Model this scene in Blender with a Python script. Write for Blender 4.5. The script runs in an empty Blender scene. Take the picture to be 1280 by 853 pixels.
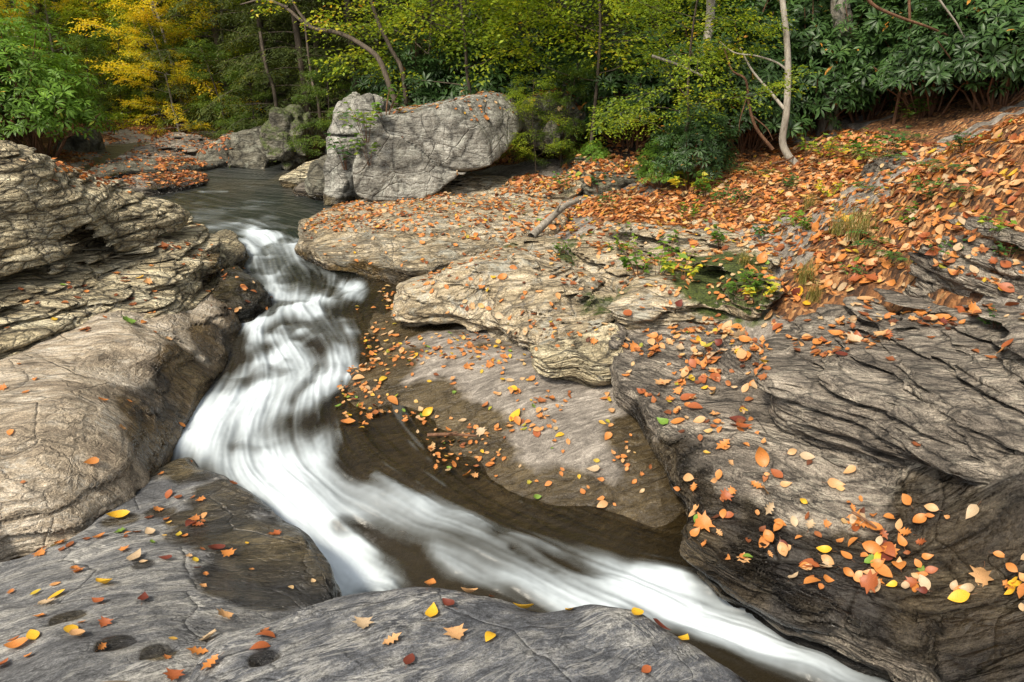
import bpy, math, time
import numpy as np
from mathutils import Vector, Matrix

# ------------------------------------------------------------------ camera, sky, sun, exposure
FPX, PITCH, CAMZ = 900.0, math.radians(22), 3.0
scn = bpy.context.scene
C = scn.collection
cam = bpy.data.objects.new('camera', bpy.data.cameras.new('camera'))
C.objects.link(cam); scn.camera = cam
cam.location = (0, 0, CAMZ)
cam.rotation_euler = (math.pi/2 - PITCH, 0, 0)
cam.data.sensor_width = 36; cam.data.lens = 36*FPX/1280
cam.data.clip_end = 500; cam.data.clip_start = .05

SUN_EL, SUN_AZ = math.radians(52), math.radians(-140)      # azimuth from +Y, clockwise
w = bpy.data.worlds.new('World'); scn.world = w; w.use_nodes = True
nt = w.node_tree
sky = nt.nodes.new('ShaderNodeTexSky'); sky.sky_type = 'NISHITA'; sky.sun_disc = False
sky.sun_elevation = SUN_EL; sky.sun_rotation = SUN_AZ
sky.air_density = 1.0; sky.dust_density = 4.0; sky.ozone_density = 0.6
hs = nt.nodes.new('ShaderNodeHueSaturation'); hs.inputs['Saturation'].default_value = .16
nt.links.new(sky.outputs[0], hs.inputs['Color'])
nt.links.new(hs.outputs[0], nt.nodes['Background'].inputs[0])
nt.nodes['Background'].inputs[1].default_value = .13
sl = bpy.data.lights.new('sun', 'SUN'); sl.energy = 3.1; sl.angle = math.radians(11); sl.color = (1, .88, .70)
so = bpy.data.objects.new('sun', sl); C.objects.link(so)
sdir = Vector((math.sin(SUN_AZ)*math.cos(SUN_EL), math.cos(SUN_AZ)*math.cos(SUN_EL), math.sin(SUN_EL)))
so.rotation_euler = sdir.to_track_quat('Z', 'Y').to_euler(); so.location = (0, 0, 20)
scn.view_settings.view_transform = 'Standard'; scn.view_settings.look = 'None'
scn.view_settings.exposure = 0.6; scn.view_settings.gamma = 1
scn.cycles.max_bounces = 6; scn.cycles.transparent_max_bounces = 12
scn.cycles.caustics_reflective = False; scn.cycles.caustics_refractive = False

# ------------------------------------------------------------------ numbers
RNG = np.random.default_rng(7)
TAB = np.random.default_rng(3).random((64, 64, 64), dtype=np.float32)*2-1
def n3(x, y, z, seed=0):
    x = np.asarray(x, np.float32)+seed*7.31+900; y = np.asarray(y, np.float32)+seed*3.77+900; z = np.asarray(z, np.float32)+seed*5.13+900
    x, y, z = np.broadcast_arrays(x, y, z)
    ix, iy, iz = np.floor(x), np.floor(y), np.floor(z)
    fx, fy, fz = x-ix, y-iy, z-iz
    ix = ix.astype(np.int32) & 63; iy = iy.astype(np.int32) & 63; iz = iz.astype(np.int32) & 63
    jx, jy, jz = (ix+1) & 63, (iy+1) & 63, (iz+1) & 63
    fx = fx*fx*(3-2*fx); fy = fy*fy*(3-2*fy); fz = fz*fz*(3-2*fz)
    a = TAB[ix, iy, iz]*(1-fx)+TAB[jx, iy, iz]*fx
    b = TAB[ix, jy, iz]*(1-fx)+TAB[jx, jy, iz]*fx
    c = TAB[ix, iy, jz]*(1-fx)+TAB[jx, iy, jz]*fx
    d = TAB[ix, jy, jz]*(1-fx)+TAB[jx, jy, jz]*fx
    return (a*(1-fy)+b*fy)*(1-fz)+(c*(1-fy)+d*fy)*fz
def fbm(x, y, z, seed=0, octaves=3):
    r, a, f = 0, 1., 1.
    for k in range(octaves):
        r = r + a*n3(np.asarray(x)*f, np.asarray(y)*f, np.asarray(z)*f, seed+k*11); a *= .5; f *= 2.03
    return r
def sstep(a, b, x): t = np.clip((x-a)/(b-a), 0, 1); return t*t*(3-2*t)
def smax(a, b, k): h = np.clip(.5+.5*(a-b)/k, 0, 1); return b*(1-h)+a*h+k*h*(1-h)
CP, SP = math.cos(PITCH), math.sin(PITCH)
def at(px, py, z):                 # point of the sight line through a photo pixel at height z
    a, b = (px-640)/FPX, (426.5-py)/FPX
    dy, dz = CP+b*SP, -SP+b*CP
    t = (z-CAMZ)/dz
    return (a*t, dy*t, z)
def aty(px, py, Y):                # the same at distance Y
    a, b = (px-640)/FPX, (426.5-py)/FPX
    dy, dz = CP+b*SP, -SP+b*CP
    t = Y/dy
    return (a*t, Y, CAMZ+dz*t)
def proj(x, y, z):
    zc = z-CAMZ; f = y*CP-zc*SP; u = y*SP+zc*CP
    f = np.where(f < .05, .05, f)
    return 640+FPX*x/f, 426.5-FPX*u/f, f
class TPS:
    def __init__(s, pts, lam=1e-4):
        P = np.array(pts, float); s.c = P[:, :2]; n = len(P)
        d = np.linalg.norm(s.c[:, None]-s.c[None], axis=2)
        K = np.where(d > 0, d*d*np.log(d+1e-12), 0)+lam*np.eye(n)
        L = np.c_[np.ones(n), s.c]
        A = np.block([[K, L], [L.T, np.zeros((3, 3))]])
        s.w = np.linalg.solve(A, np.r_[P[:, 2], 0, 0, 0])
    def __call__(s, x, y):
        x = np.asarray(x, float); y = np.asarray(y, float)
        r = s.w[-3]+s.w[-2]*x+s.w[-1]*y
        for i, (cx, cy) in enumerate(s.c):
            q = (x-cx)**2+(y-cy)**2
            r = r+s.w[i]*.5*q*np.log(q+1e-12)
        return r
class G2:                          # a field sampled on a regular x, y grid
    def __init__(s, x0, y0, h, A): s.x0, s.y0, s.h, s.A = x0, y0, h, A.astype(np.float32)
    def __call__(s, x, y):
        u = np.clip((np.asarray(x)-s.x0)/s.h, 0, s.A.shape[0]-1.001); v = np.clip((np.asarray(y)-s.y0)/s.h, 0, s.A.shape[1]-1.001)
        i = u.astype(int); j = v.astype(int); a = u-i; b = v-j; A = s.A
        return (A[i, j]*(1-a)+A[i+1, j]*a)*(1-b)+(A[i, j+1]*(1-a)+A[i+1, j+1]*a)*b
def field(pts, lam=1e-3, h=.1, box=(-14, -2, 12, 24), lo=None, hi=None):
    xs = np.arange(box[0], box[2], h); ys = np.arange(box[1], box[3], h)
    X, Y = np.meshgrid(xs, ys, indexing='ij'); A = TPS(pts, lam)(X, Y)
    if lo is not None: A = np.clip(A, lo, hi)
    for _ in range(6):
        A[1:-1] = (A[:-2]+2*A[1:-1]+A[2:])/4; A[:, 1:-1] = (A[:, :-2]+2*A[:, 1:-1]+A[:, 2:])/4
    return G2(box[0], box[1], h, A)
def polydist(P, X, Y):             # signed distance to a closed polygon, negative inside
    d = np.full(X.shape, 1e9); ins = np.zeros(X.shape, bool); n = len(P)
    for i in range(n):
        ax, ay = P[i][:2]; bx, by = P[(i+1) % n][:2]
        ex, ey = bx-ax, by-ay; L = ex*ex+ey*ey+1e-12
        t = np.clip(((X-ax)*ex+(Y-ay)*ey)/L, 0, 1)
        d = np.minimum(d, (X-ax-t*ex)**2+(Y-ay-t*ey)**2)
        c = (ay > Y) != (by > Y)
        ins ^= c & (X < ex*(Y-ay)/(ey if abs(ey) > 1e-12 else 1e-12)+ax)
    d = np.sqrt(d); return np.where(ins, -d, d)
def smoothpoly(P, n=5):            # closed Catmull-Rom
    P = np.array(P, float); o = []
    for i in range(len(P)):
        p0, p1, p2, p3 = P[i-1], P[i], P[(i+1) % len(P)], P[(i+2) % len(P)]
        for t in np.linspace(0, 1, n, endpoint=False):
            o.append(.5*((2*p1)+(p2-p0)*t+(2*p0-5*p1+4*p2-p3)*t*t+(3*p1-p0-3*p2+p3)*t**3))
    return np.array(o)

# ------------------------------------------------------------------ linking
def tag(o, label=None, cat=None, group=None, kind=None):
    if label: o['label'] = label
    if cat: o['category'] = cat
    if group: o['group'] = group
    if kind: o['kind'] = kind
    return o
def empty(name, loc=(0, 0, 0)):
    o = bpy.data.objects.new(name, None); C.objects.link(o); o.location = loc; o.empty_display_size = .1; return o
def newmesh(name, V, F, smooth=True):
    V = np.ascontiguousarray(V, np.float32); F = np.ascontiguousarray(F, np.int32); k = F.shape[1]
    me = bpy.data.meshes.new(name)
    me.vertices.add(len(V)); me.vertices.foreach_set('co', V.ravel())
    me.loops.add(F.size); me.loops.foreach_set('vertex_index', F.ravel())
    me.polygons.add(len(F)); me.polygons.foreach_set('loop_start', np.arange(0, F.size, k, dtype=np.int32))
    me.update(calc_edges=True)
    if smooth: me.polygons.foreach_set('use_smooth', np.ones(len(F), bool))
    return me
def attr(me, name, A):
    A = np.ascontiguousarray(A, np.float32)
    if A.ndim == 2:
        t = me.attributes.new(name, 'FLOAT_VECTOR', 'POINT'); t.data.foreach_set('vector', A.ravel())
    else:
        t = me.attributes.new(name, 'FLOAT', 'POINT'); t.data.foreach_set('value', A)
def link(name, me, mat=None, parent=None, loc=None):
    o = bpy.data.objects.new(name, me); C.objects.link(o)
    if mat and not me.materials: me.materials.append(mat)
    if parent: o.parent = parent
    if loc is not None: o.location = loc
    return o

# ------------------------------------------------------------------ water level and ground level
WP = [(250,215,.95),(330,225,.93),(300,250,.88),(260,250,.88),(400,250,.88),(340,290,.82),(330,320,.76),(400,325,.74),(350,360,.66),
      (430,370,.66),(340,400,.60),(420,420,.58),(480,400,.60),(330,450,.52),(400,470,.50),(300,500,.46),(250,540,.42),(350,540,.42),
      (450,540,.42),(430,590,.38),(350,600,.36),(400,650,.30),(430,720,.02),(400,700,.16),(480,715,.16),(520,640,.33),(600,690,.29),(600,640,.31),(700,740,.25),(560,715,.27),
      (720,680,.27),(800,700,.25),(800,750,.23),(900,790,.19),(880,740,.22),(1000,820,.16),(1100,853,.13),(1300,1000,.05),
      (0,180,1.02),(150,215,.98),(60,200,1.0)]
WF = field([at(*p) for p in WP], 1.5e-2, h=.06, lo=-.1, hi=1.1)
def water_z(x, y): return WF(x, y)
def AG(px, py, z): return at(px, py, z)
GP = [(480,420,.57),(560,430,.64),(650,470,.62),(750,490,.60),(800,580,.47),(830,630,.40),(700,600,.40),(600,590,.345),(700,635,.29),(800,660,.25),(600,615,.30),(540,595,.34),(600,640,.25),(700,665,.225),(800,690,.19),(540,620,.28),(850,680,.2),
      (600,520,.50),(520,480,.55),(470,450,.53),(480,530,.385),(440,560,.36),(500,572,.34),(540,560,.375),(450,350,.64),(470,380,.61),(440,420,.54),(430,470,.47),(440,385,.60),(415,510,.42),(420,545,.37),(440,590,.30),(490,610,.27),
      (300,250,.5),(350,290,.45),(350,360,.35),(400,420,.30),(300,500,.1),(380,560,.1),(400,640,.0),(520,670,.05),(650,720,.0),(760,720,.0),(860,700,.05),
      (860,770,-.1),(1000,820,-.15),
      (150,450,.4),(50,500,.4),(100,600,.3),(60,670,.42),(200,700,.2),(0,330,.9),(100,300,.9),(200,320,.85),(260,330,.75),(300,350,.6),
      (700,300,1.0),(640,255,1.02),(560,245,1.02),(480,250,.9),(410,246,.8),(600,215,1.2),(700,200,1.42),(750,230,1.3),(800,210,1.45),
      (850,240,1.42),(900,280,1.36),(800,310,1.15),(850,370,.98),(900,390,1.02),(950,330,1.3),(1000,250,1.6),(1000,200,1.78),(1100,230,1.88),
      (1100,300,1.66),(1200,180,2.18),(1280,140,2.55),(1280,250,2.12),(1280,350,1.72),(1150,345,1.55),(1100,400,1.28),(1250,430,1.4),(1000,400,1.15),(1000,500,.75),
      (1250,600,.75),(900,500,.65),(900,600,.35),(1000,700,.2),(640,300,.85),(560,300,.8),(700,380,.7),(600,360,.7),
      (350,225,.8),(280,215,.82),(200,220,.85),(170,215,1.02),(100,200,1.05)]
wpts = [at(*p) for p in GP]+[(-5,4,.8),(-7,6,1.1),(-6,2,.9),(0,1,.1),(0,2,.1),(-3,1.5,.5),(2,1,.1),(1,0,.0),(3.3,2,.75),(4,1.2,.6),(3.4,3,1.0),(4.6,3.2,1.7),(5.2,4.6,2.4),(7,3,2.6),(9,5,3.6),(9,9,3.6),(4,12,2.2),(0,13,1.7),(-2,13.5,1.5),
      (6,14,3.2),(10,14,4.2),(1,16,2.3),(-8,9,1.6),(-11,9,2.2),(-9,13,1.4),(-12,13,1.9),(-10,17,1.2),(-12,5,1.8),(-5,11.5,.75),(-7,12.5,.75),(-4,15.5,.9),(-10,19.5,1.5),(-6.5,19.5,1.4),(-4.5,20,1.6),(-2,18,2.0)]
GF = field(wpts, 4e-3, h=.06)
def ground_smooth(x, y):
    g = GF(np.clip(x, -13, 11), np.clip(y, -1, 21))
    d = np.maximum(np.maximum(x-10, 0)*.45, np.maximum(-12-x, 0)*.25)
    b = np.maximum(y-17-np.where(x < -2, 2.5, 0), 0)*.34
    return g+d+b
def terrace(s, sharp=.8):          # rounded stair
    i = np.floor(s); f = s-i
    return i+sstep(.5-.5*(1-sharp), 1, f)
def ground_z(x, y):
    g = ground_smooth(x, y)
    bank = sstep(1.0, 1.25, g)*sstep(17, 13, y)
    t = .11
    s = (g+.05*fbm(x*.9, y*.9, 0, 5, 2)+.03*x)/t
    g2 = (terrace(s, .6)-.5)*t-.05*fbm(x*.9, y*.9, 0, 5, 2)-.03*x
    g = g*(1-.85*bank)+g2*.85*bank
    dip = sstep(.02, .3, water_z(x, y)-g)*sstep(12, 10, y)
    g = g+.035*fbm(x*1.3, y*1.3, 0, 1, 3)*(.4+bank)*sstep(13, 11, y)+.012*fbm(x*6, y*6, 0, 2, 2)
    g = g+sstep(13, 18, y)*.25*fbm(x*.5, y*.5, 0, 8, 3)
    return g
# ------------------------------------------------------------------ node helpers and rock material
class NB:
    def __init__(s, name, disp=False):
        s.m = bpy.data.materials.new(name); s.m.use_nodes = True; s.t = s.m.node_tree; s.t.nodes.clear()
        s.out = s.t.nodes.new('ShaderNodeOutputMaterial')
    def n(s, ty, **k):
        nd = s.t.nodes.new(ty)
        for a, b in k.items():
            if a.startswith('i_'):
                s.set(nd.inputs[int(a[2:])], b)
            else: setattr(nd, a, b)
        return nd
    def set(s, sock, v):
        if hasattr(v, 'is_output') or isinstance(v, bpy.types.NodeSocket): s.t.links.new(v, sock)
        else: sock.default_value = v
    def noise(s, vec, scale, detail=4, rough=.55, dist=0.):
        nd = s.n('ShaderNodeTexNoise'); s.set(nd.inputs['Vector'], vec); nd.inputs['Scale'].default_value = scale
        nd.inputs['Detail'].default_value = detail; nd.inputs['Roughness'].default_value = rough; nd.inputs['Distortion'].default_value = dist
        return nd.outputs['Fac']
    def mapv(s, vec, scale, loc=(0, 0, 0)):
        nd = s.n('ShaderNodeMapping'); s.set(nd.inputs[0], vec); nd.inputs[3].default_value = scale; nd.inputs[1].default_value = loc; return nd.outputs[0]
    def ramp(s, f, stops, interp='LINEAR'):
        nd = s.n('ShaderNodeValToRGB'); s.set(nd.inputs[0], f); cr = nd.color_ramp; cr.interpolation = interp
        while len(cr.elements) < len(stops): cr.elements.new(.5)
        for e, (p, c) in zip(cr.elements, stops):
            e.position = p; e.color = (c, c, c, 1) if isinstance(c, (int, float)) else (*c, 1)
        return nd.outputs[0]
    def mix(s, f, a, b, mode='MIX'):
        nd = s.n('ShaderNodeMix', data_type='RGBA', blend_type=mode); s.set(nd.inputs[0], f)
        for k, v in ((6, a), (7, b)):
            if isinstance(v, tuple): v = (*v, 1) if len(v) == 3 else v
            s.set(nd.inputs[k], v)
        return nd.outputs[2]
    def math(s, op, a, b=0., clamp=False):
        nd = s.n('ShaderNodeMath', operation=op, use_clamp=clamp); s.set(nd.inputs[0], a); s.set(nd.inputs[1], b); return nd.outputs[0]
    def attr(s, name, vec=False):
        nd = s.n('ShaderNodeAttribute', attribute_name=name); return nd.outputs['Vector' if vec else 'Fac']
    def bump(s, h, strength, dist, normal=None):
        nd = s.n('ShaderNodeBump'); nd.inputs['Strength'].default_value = strength; nd.inputs['Distance'].default_value = dist
        s.set(nd.inputs['Height'], h)
        if normal: s.set(nd.inputs['Normal'], normal)
        return nd.outputs[0]
    def bsdf(s, col, rough, normal=None, spec=.4):
        p = s.n('ShaderNodeBsdfPrincipled'); s.set(p.inputs['Base Color'], (*col, 1) if isinstance(col, tuple) and len(col) == 3 else col)
        s.set(p.inputs['Roughness'], rough); p.inputs['Specular IOR Level'].default_value = spec
        if normal: s.set(p.inputs['Normal'], normal)
        s.t.links.new(p.outputs[0], s.out.inputs[0]); return p

def rockmat(name, dark, mid, light, streak=(2., 9., 30.), lich=None, vein=.5, bumpy=1.0, moss=.0, flake=.35, line_dark=.6, wtint=((.21,.205,.205),(.38,.31,.19))):
    b = NB(name); bed = b.attr('bed', True)
    wet = b.attr('wet'); ms = b.attr('moss')
    v1 = b.mapv(bed, (.9, 2.6, 5))
    big = b.noise(v1, 1.3, 6, .6, .2)
    v2 = b.mapv(bed, streak)
    fine = b.noise(v2, 1.0, 8, .66, .35)
    grain = b.noise(b.mapv(bed, (60, 90, 120)), 1.0, 3, .6)
    f = b.math('ADD', b.math('MULTIPLY', fine, .6), b.math('MULTIPLY', big, .4))
    col = b.ramp(f, [(.36, dark), (.49, mid), (.62, light)])
    gcol = b.ramp(grain, [(.32, .55), (.68, 1.4)])
    col = b.mix(.75, col, gcol, 'MULTIPLY')
    # relief: bedding lines, cracks, grit; cracks and bedding lows coloured darker
    st = b.noise(b.mapv(bed, (streak[0]*.9, streak[1]*1.2, streak[2]*1.3), (5, 5, 5)), 1.0, 9, .70, .3)
    crk = b.noise(b.mapv(bed, (1.5, 6, 14), (1, 9, 4)), 1.0, 4, .5, .4)
    cl = b.ramp(b.math('ABSOLUTE', b.math('SUBTRACT', crk, .5)), [(0, 0.), (.025, 1.)])
    def flakes(sc, wd):
        wn_ = b.n('ShaderNodeTexNoise'); b.set(wn_.inputs['Vector'], bed); wn_.inputs['Scale'].default_value = 4.5; wn_.inputs['Detail'].default_value = 3
        va = b.n('ShaderNodeVectorMath', operation='SCALE'); b.set(va.inputs[0], wn_.outputs['Color']); va.inputs['Scale'].default_value = .07
        vb = b.n('ShaderNodeVectorMath', operation='ADD'); b.set(vb.inputs[0], bed); b.t.links.new(va.outputs[0], vb.inputs[1])
        vo = b.n('ShaderNodeTexVoronoi', feature='DISTANCE_TO_EDGE'); b.set(vo.inputs['Vector'], b.mapv(vb.outputs[0], sc)); vo.inputs['Scale'].default_value = 1.
        return b.ramp(vo.outputs['Distance'], [(0, 0.), (wd*.4, .55), (wd, 1.)])
    fl1 = flakes((streak[0]*.9, streak[1]*.75, streak[2]*.8), .16); fl2 = flakes((streak[0]*2.6, streak[1]*2.2, streak[2]*2.2), .22); fl3 = flakes((1.7, 2.3, 2.5), .022)
    pit = b.noise(b.mapv(bed, (14, 20, 26)), 1.0, 5, .65)
    h = b.math('ADD', b.math('MULTIPLY', st, 1.0), b.math('ADD', b.math('ADD', b.math('ADD', b.math('MULTIPLY', cl, .2), b.math('MULTIPLY', fl3, .3)), b.math('ADD', b.math('MULTIPLY', fl1, flake), b.math('MULTIPLY', fl2, flake*.45))), b.math('ADD', b.math('MULTIPLY', pit, .35), b.math('MULTIPLY', grain, .10))))
    nrm = b.bump(h, .95*min(1, bumpy), .055*bumpy)
    col = b.mix(1., col, b.ramp(b.math('MULTIPLY', b.math('ADD', .15, b.math('MULTIPLY', fl1, .85)), b.math('ADD', .45, b.math('MULTIPLY', cl, .55))), [(.15, 1-line_dark), (.8, 1.)]), 'MULTIPLY')
    col = b.mix(line_dark*.9, col, b.ramp(st, [(.36, .35), (.50, 1.), (.68, 1.35)]), 'MULTIPLY')
    col = b.mix(b.ramp(big, [(.42, .0), (.58, .65)]), col, b.ramp(fl3, [(0, .25), (.8, 1.)]), 'MULTIPLY')
    spk = b.noise(b.mapv(bed, (150, 210, 200)), 1.0, 2, .5)
    col = b.mix(.85, col, b.ramp(spk, [(.33, .55), (.5, 1.), (.68, 1.55)]), 'MULTIPLY')
    # pale veins following the warped bedding
    vn = b.noise(b.mapv(bed, (2.2, 8, 10), (3, 1, 2)), 1.0, 6, .6, 1.3)
    vl = b.math('ABSOLUTE', b.math('SUBTRACT', vn, .5))
    vmask = b.math('MULTIPLY', b.ramp(vl, [(0, 1.), (.012, .7), (.026, 0.)]), b.math('MULTIPLY', b.ramp(big, [(.4, 0.), (.6, 1.)]), vein))
    col = b.mix(vmask, col, tuple(min(.6, c*1.45) for c in light))
    if lich:
        ln = b.noise(b.mapv(bed, (1, 1, 1), (7, 2, 3)), 5.0, 7, .7, .4)
        col = b.mix(b.ramp(ln, [(.53, 0.), (.62, .75)]), col, lich)
    # moss
    mn = b.noise(bed, 14.0, 6, .8)
    mm = b.ramp(b.math('ADD', b.math('MULTIPLY', ms, .75), b.math('MULTIPLY', mn, .5)), [(.60, 0.), (.70, 1.)])
    mcol = b.ramp(b.noise(bed, 60., 3, .6), [(.3, (.018, .03, .006)), (.7, (.10, .13, .02))])
    col = b.mix(mm, col, mcol)
    # damp, water-darkened stone
    wn = b.noise(bed, 5.0, 6, .65, .5)
    wm = b.ramp(b.math('ADD', wet, b.math('MULTIPLY', b.math('SUBTRACT', wn, .5), .9)), [(.34, 0.), (.60, 1.)])
    dk = b.mix(b.ramp(b.noise(bed, 1.7, 3), [(.42, 0.), (.6, 1.)]), *wtint)
    col = b.mix(wm, col, b.mix(1., col, dk, 'MULTIPLY'))
    rough = b.math('SUBTRACT', .78, b.math('MULTIPLY', wm, b.math('ADD', .50, b.math('MULTIPLY', grain, .12))))
    p = b.bsdf(col, rough, nrm, .45)
    return b.m

TAN = rockmat('tan_layered_stone', (.18,.14,.08), (.52,.44,.275), (.80,.72,.50), (2.2, 7., 17.), vein=.2, bumpy=1.5, flake=.8, line_dark=.75)
PALE = rockmat('pale_grey_brown_stone', (.13,.10,.07), (.38,.31,.22), (.54,.475,.38), (2.4, 9., 12.), vein=.35, bumpy=.9, flake=.25, line_dark=.4)
BLUE = rockmat('blue_grey_stone', (.055,.057,.062), (.135,.137,.140), (.33,.32,.29), (4.5, 13., 12.), vein=.75, bumpy=.8, flake=.12, line_dark=.25)
CHAR = rockmat('charcoal_stone', (.042,.046,.054), (.102,.107,.118), (.30,.295,.275), (6.5, 13., 12.), vein=.8, bumpy=.8, flake=.10, line_dark=.25)
SHELF = rockmat('grey_brown_shelf_stone', (.065,.054,.043), (.20,.17,.135), (.44,.38,.30), (2.2, 8., 17.), wtint=((.15,.155,.17),(.30,.27,.21)), vein=.4, bumpy=1.3, flake=.5)
BUFF = rockmat('buff_weathered_stone', (.16,.12,.065), (.44,.355,.225), (.68,.58,.41), (2., 9., 14.), lich=(.42,.41,.34), vein=.3, bumpy=1.3, flake=.5)
BOULD = rockmat('grey_lichen_boulder_stone', (.09,.085,.07), (.22,.21,.18), (.42,.41,.36), (3., 4., 2.5), lich=(.36,.36,.31), vein=.5, bumpy=1.2)
DARKB = rockmat('dark_mossy_boulder_stone', (.04,.036,.025), (.11,.10,.07), (.23,.22,.17), (3., 4., 4.), lich=(.22,.22,.17), vein=.2, bumpy=1.2)

# ------------------------------------------------------------------ surface nets
def surface(f, lo, hi, h, B=6):
    lo = np.array(lo, float); n = np.ceil((np.array(hi)-lo)/(h*B)).astype(int)
    ax = [lo[i]+np.arange(n[i]+1)*h*B for i in range(3)]
    X, Y, Z = np.meshgrid(*ax, indexing='ij')
    fc = f(X.ravel(), Y.ravel(), Z.ravel()).reshape(X.shape)
    mn = fc[:-1, :-1, :-1].copy(); mx = mn.copy()
    for a in (0, 1):
        for b_ in (0, 1):
            for c in (0, 1):
                q = fc[a:n[0]+a, b_:n[1]+b_, c:n[2]+c]; mn = np.minimum(mn, q); mx = np.maximum(mx, q)
    m = h*B*1.0
    act = np.argwhere((mn < m) & (mx > -m))
    N = n*B+1
    D = np.repeat(np.repeat(np.repeat(np.sign(fc[:-1, :-1, :-1]), B, 0), B, 1), B, 2).astype(np.float32)
    D = np.pad(D, ((0, 1), (0, 1), (0, 1)), mode='edge')
    g = np.arange(B+1); gi, gj, gk = [q.ravel() for q in np.meshgrid(g, g, g, indexing='ij')]
    for s in range(0, len(act), 4000):
        a = act[s:s+4000]*B
        I = (a[:, 0:1]+gi); J = (a[:, 1:2]+gj); K = (a[:, 2:3]+gk)
        D[I, J, K] = f(lo[0]+I*h, lo[1]+J*h, lo[2]+K*h)
    S = D < 0
    cnt = np.zeros(tuple(N-1), np.int8)
    for a in (0, 1):
        for b_ in (0, 1):
            for c in (0, 1): cnt += S[a:N[0]-1+a, b_:N[1]-1+b_, c:N[2]-1+c]
    cells = np.argwhere((cnt > 0) & (cnt < 8)); idx = np.full(tuple(N-1), -1, np.int32)
    idx[cells[:, 0], cells[:, 1], cells[:, 2]] = np.arange(len(cells))
    acc = np.zeros((len(cells), 3)); wt = np.zeros(len(cells))
    cor = [(a, b_, c) for a in (0, 1) for b_ in (0, 1) for c in (0, 1)]
    val = {c: D[cells[:, 0]+c[0], cells[:, 1]+c[1], cells[:, 2]+c[2]] for c in cor}
    for c in cor:
        for k in range(3):
            if c[k] == 0:
                d = list(c); d[k] = 1; v0, v1 = val[c], val[tuple(d)]
                cr = (v0 < 0) != (v1 < 0); t = np.where(cr, v0/np.where(cr, v0-v1, 1), 0)
                p = np.array(c, float)[None].repeat(len(cells), 0); p[:, k] += t
                acc[cr] += p[cr]; wt[cr] += 1
    V = lo+(cells+acc/np.maximum(wt, 1)[:, None])*h
    Q = []
    for k in range(3):
        u, v = (k+1) % 3, (k+2) % 3
        s0 = [slice(None)]*3; s1 = [slice(None)]*3; s0[k] = slice(0, N[k]-1); s1[k] = slice(1, N[k])
        e = np.argwhere(S[tuple(s0)] != S[tuple(s1)])
        e = e[(e[:, u] > 0) & (e[:, v] > 0) & (e[:, u] < N[u]-1) & (e[:, v] < N[v]-1)]
        inside = S[e[:, 0], e[:, 1], e[:, 2]]
        q = []
        for du, dv in ((-1, -1), (0, -1), (0, 0), (-1, 0)):
            c = e.copy(); c[:, u] += du; c[:, v] += dv; q.append(idx[c[:, 0], c[:, 1], c[:, 2]])
        q = np.stack(q, 1); q[~inside] = q[~inside][:, ::-1]; Q.append(q)
    Q = np.concatenate(Q); Q = Q[(Q >= 0).all(1)]
    return V, Q

WETB = [(*at(px, py, z), r, a) for px, py, z, r, a in [
    (215,530,.6,.42,1.),(240,480,.62,.38,1.),(285,430,.65,.35,1.),(190,560,.55,.3,.9),(170,520,.65,.25,.7),(300,400,.65,.25,.9),
    (300,620,.5,.34,.8),(370,690,.55,.45,1.),(330,720,.65,.32,1.),(270,660,.6,.28,.75),(250,590,.45,.25,.7),(400,740,.5,.3,1.),(200,630,.6,.12,.6),(150,645,.6,.12,.6),
    (1130,740,.6,.36,.9),(1230,720,.85,.50,.95),(1280,760,.9,.5,1.),(1000,720,.55,.3,.9),(900,700,.45,.4,.9),(1180,640,.85,.3,.62),(1060,700,.65,.22,.75),(1300,660,.95,.3,.8),
    (500,520,.5,.45,.75),(430,560,.42,.5,1.),(560,600,.42,.5,.85),(480,460,.57,.3,.8),(450,380,.65,.5,1.),(700,650,.35,.5,1.),(600,630,.35,.5,1.),(830,670,.3,.5,1.),(810,560,.45,.35,.8),(850,620,.4,.4,.9),
    (950,852,.8,.12,.9),(86,778,.85,.075,1.),(145,815,.92,.08,1.),(198,822,.94,.07,1.),(330,822,.98,.06,1.),(230,640,.6,.14,.8),(180,700,.75,.07,.7),(310,370,.7,.5,1.),(290,340,.85,.35,.8)]]
MOSSB = [(*at(px, py, z), r, a) for px, py, z, r, a in [
    (720,330,1.05,.35,.9),(760,380,1.0,.35,.8),(900,360,1.15,.5,1.),(850,350,1.1,.35,.8),(940,380,1.15,.3,.9),(1000,345,1.35,.3,.8),(860,300,1.3,.5,.6),(740,280,1.2,.4,.7),(640,320,1.0,.2,.8),(720,305,1.1,.3,.8),(790,300,1.2,.3,.6),
    (740,245,1.2,.6,.7),(640,240,1.1,.3,.6),(800,215,1.4,.6,.8),(1000,300,1.5,.4,.6),(1080,200,1.85,.5,.7),(1200,190,2.1,.4,.5),(1200,330,1.7,.3,.6),(950,285,1.45,.4,.6),
    (20,300,1.7,.3,.7),(60,240,1.8,.2,.6),(130,230,1.75,.2,.6),(260,330,.85,.15,.6),(1270,320,1.8,.25,.7),(900,240,1.5,.4,.7),(1130,270,1.8,.4,.5),
    (350,160,1.9,.5,1.)]]
def blobs(L, x, y, z):
    r = np.zeros(np.shape(x), np.float32)
    for bx, by, bz, br, ba in L:
        d = np.sqrt((x-bx)**2+(y-by)**2+(z-bz)**2)/br
        r = np.maximum(r, ba*sstep(1.35, .55, d))
    return r*(.70 if L is MOSSB else 1)
def wetness(x, y, z):
    a = z-water_z(x, y)+.06*fbm(x*3, y*3, z*3, 9, 2)
    w = sstep(.20, .02, a)*sstep(14, 12, y)
    return np.maximum(w, blobs(WETB, x, y, z))
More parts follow.
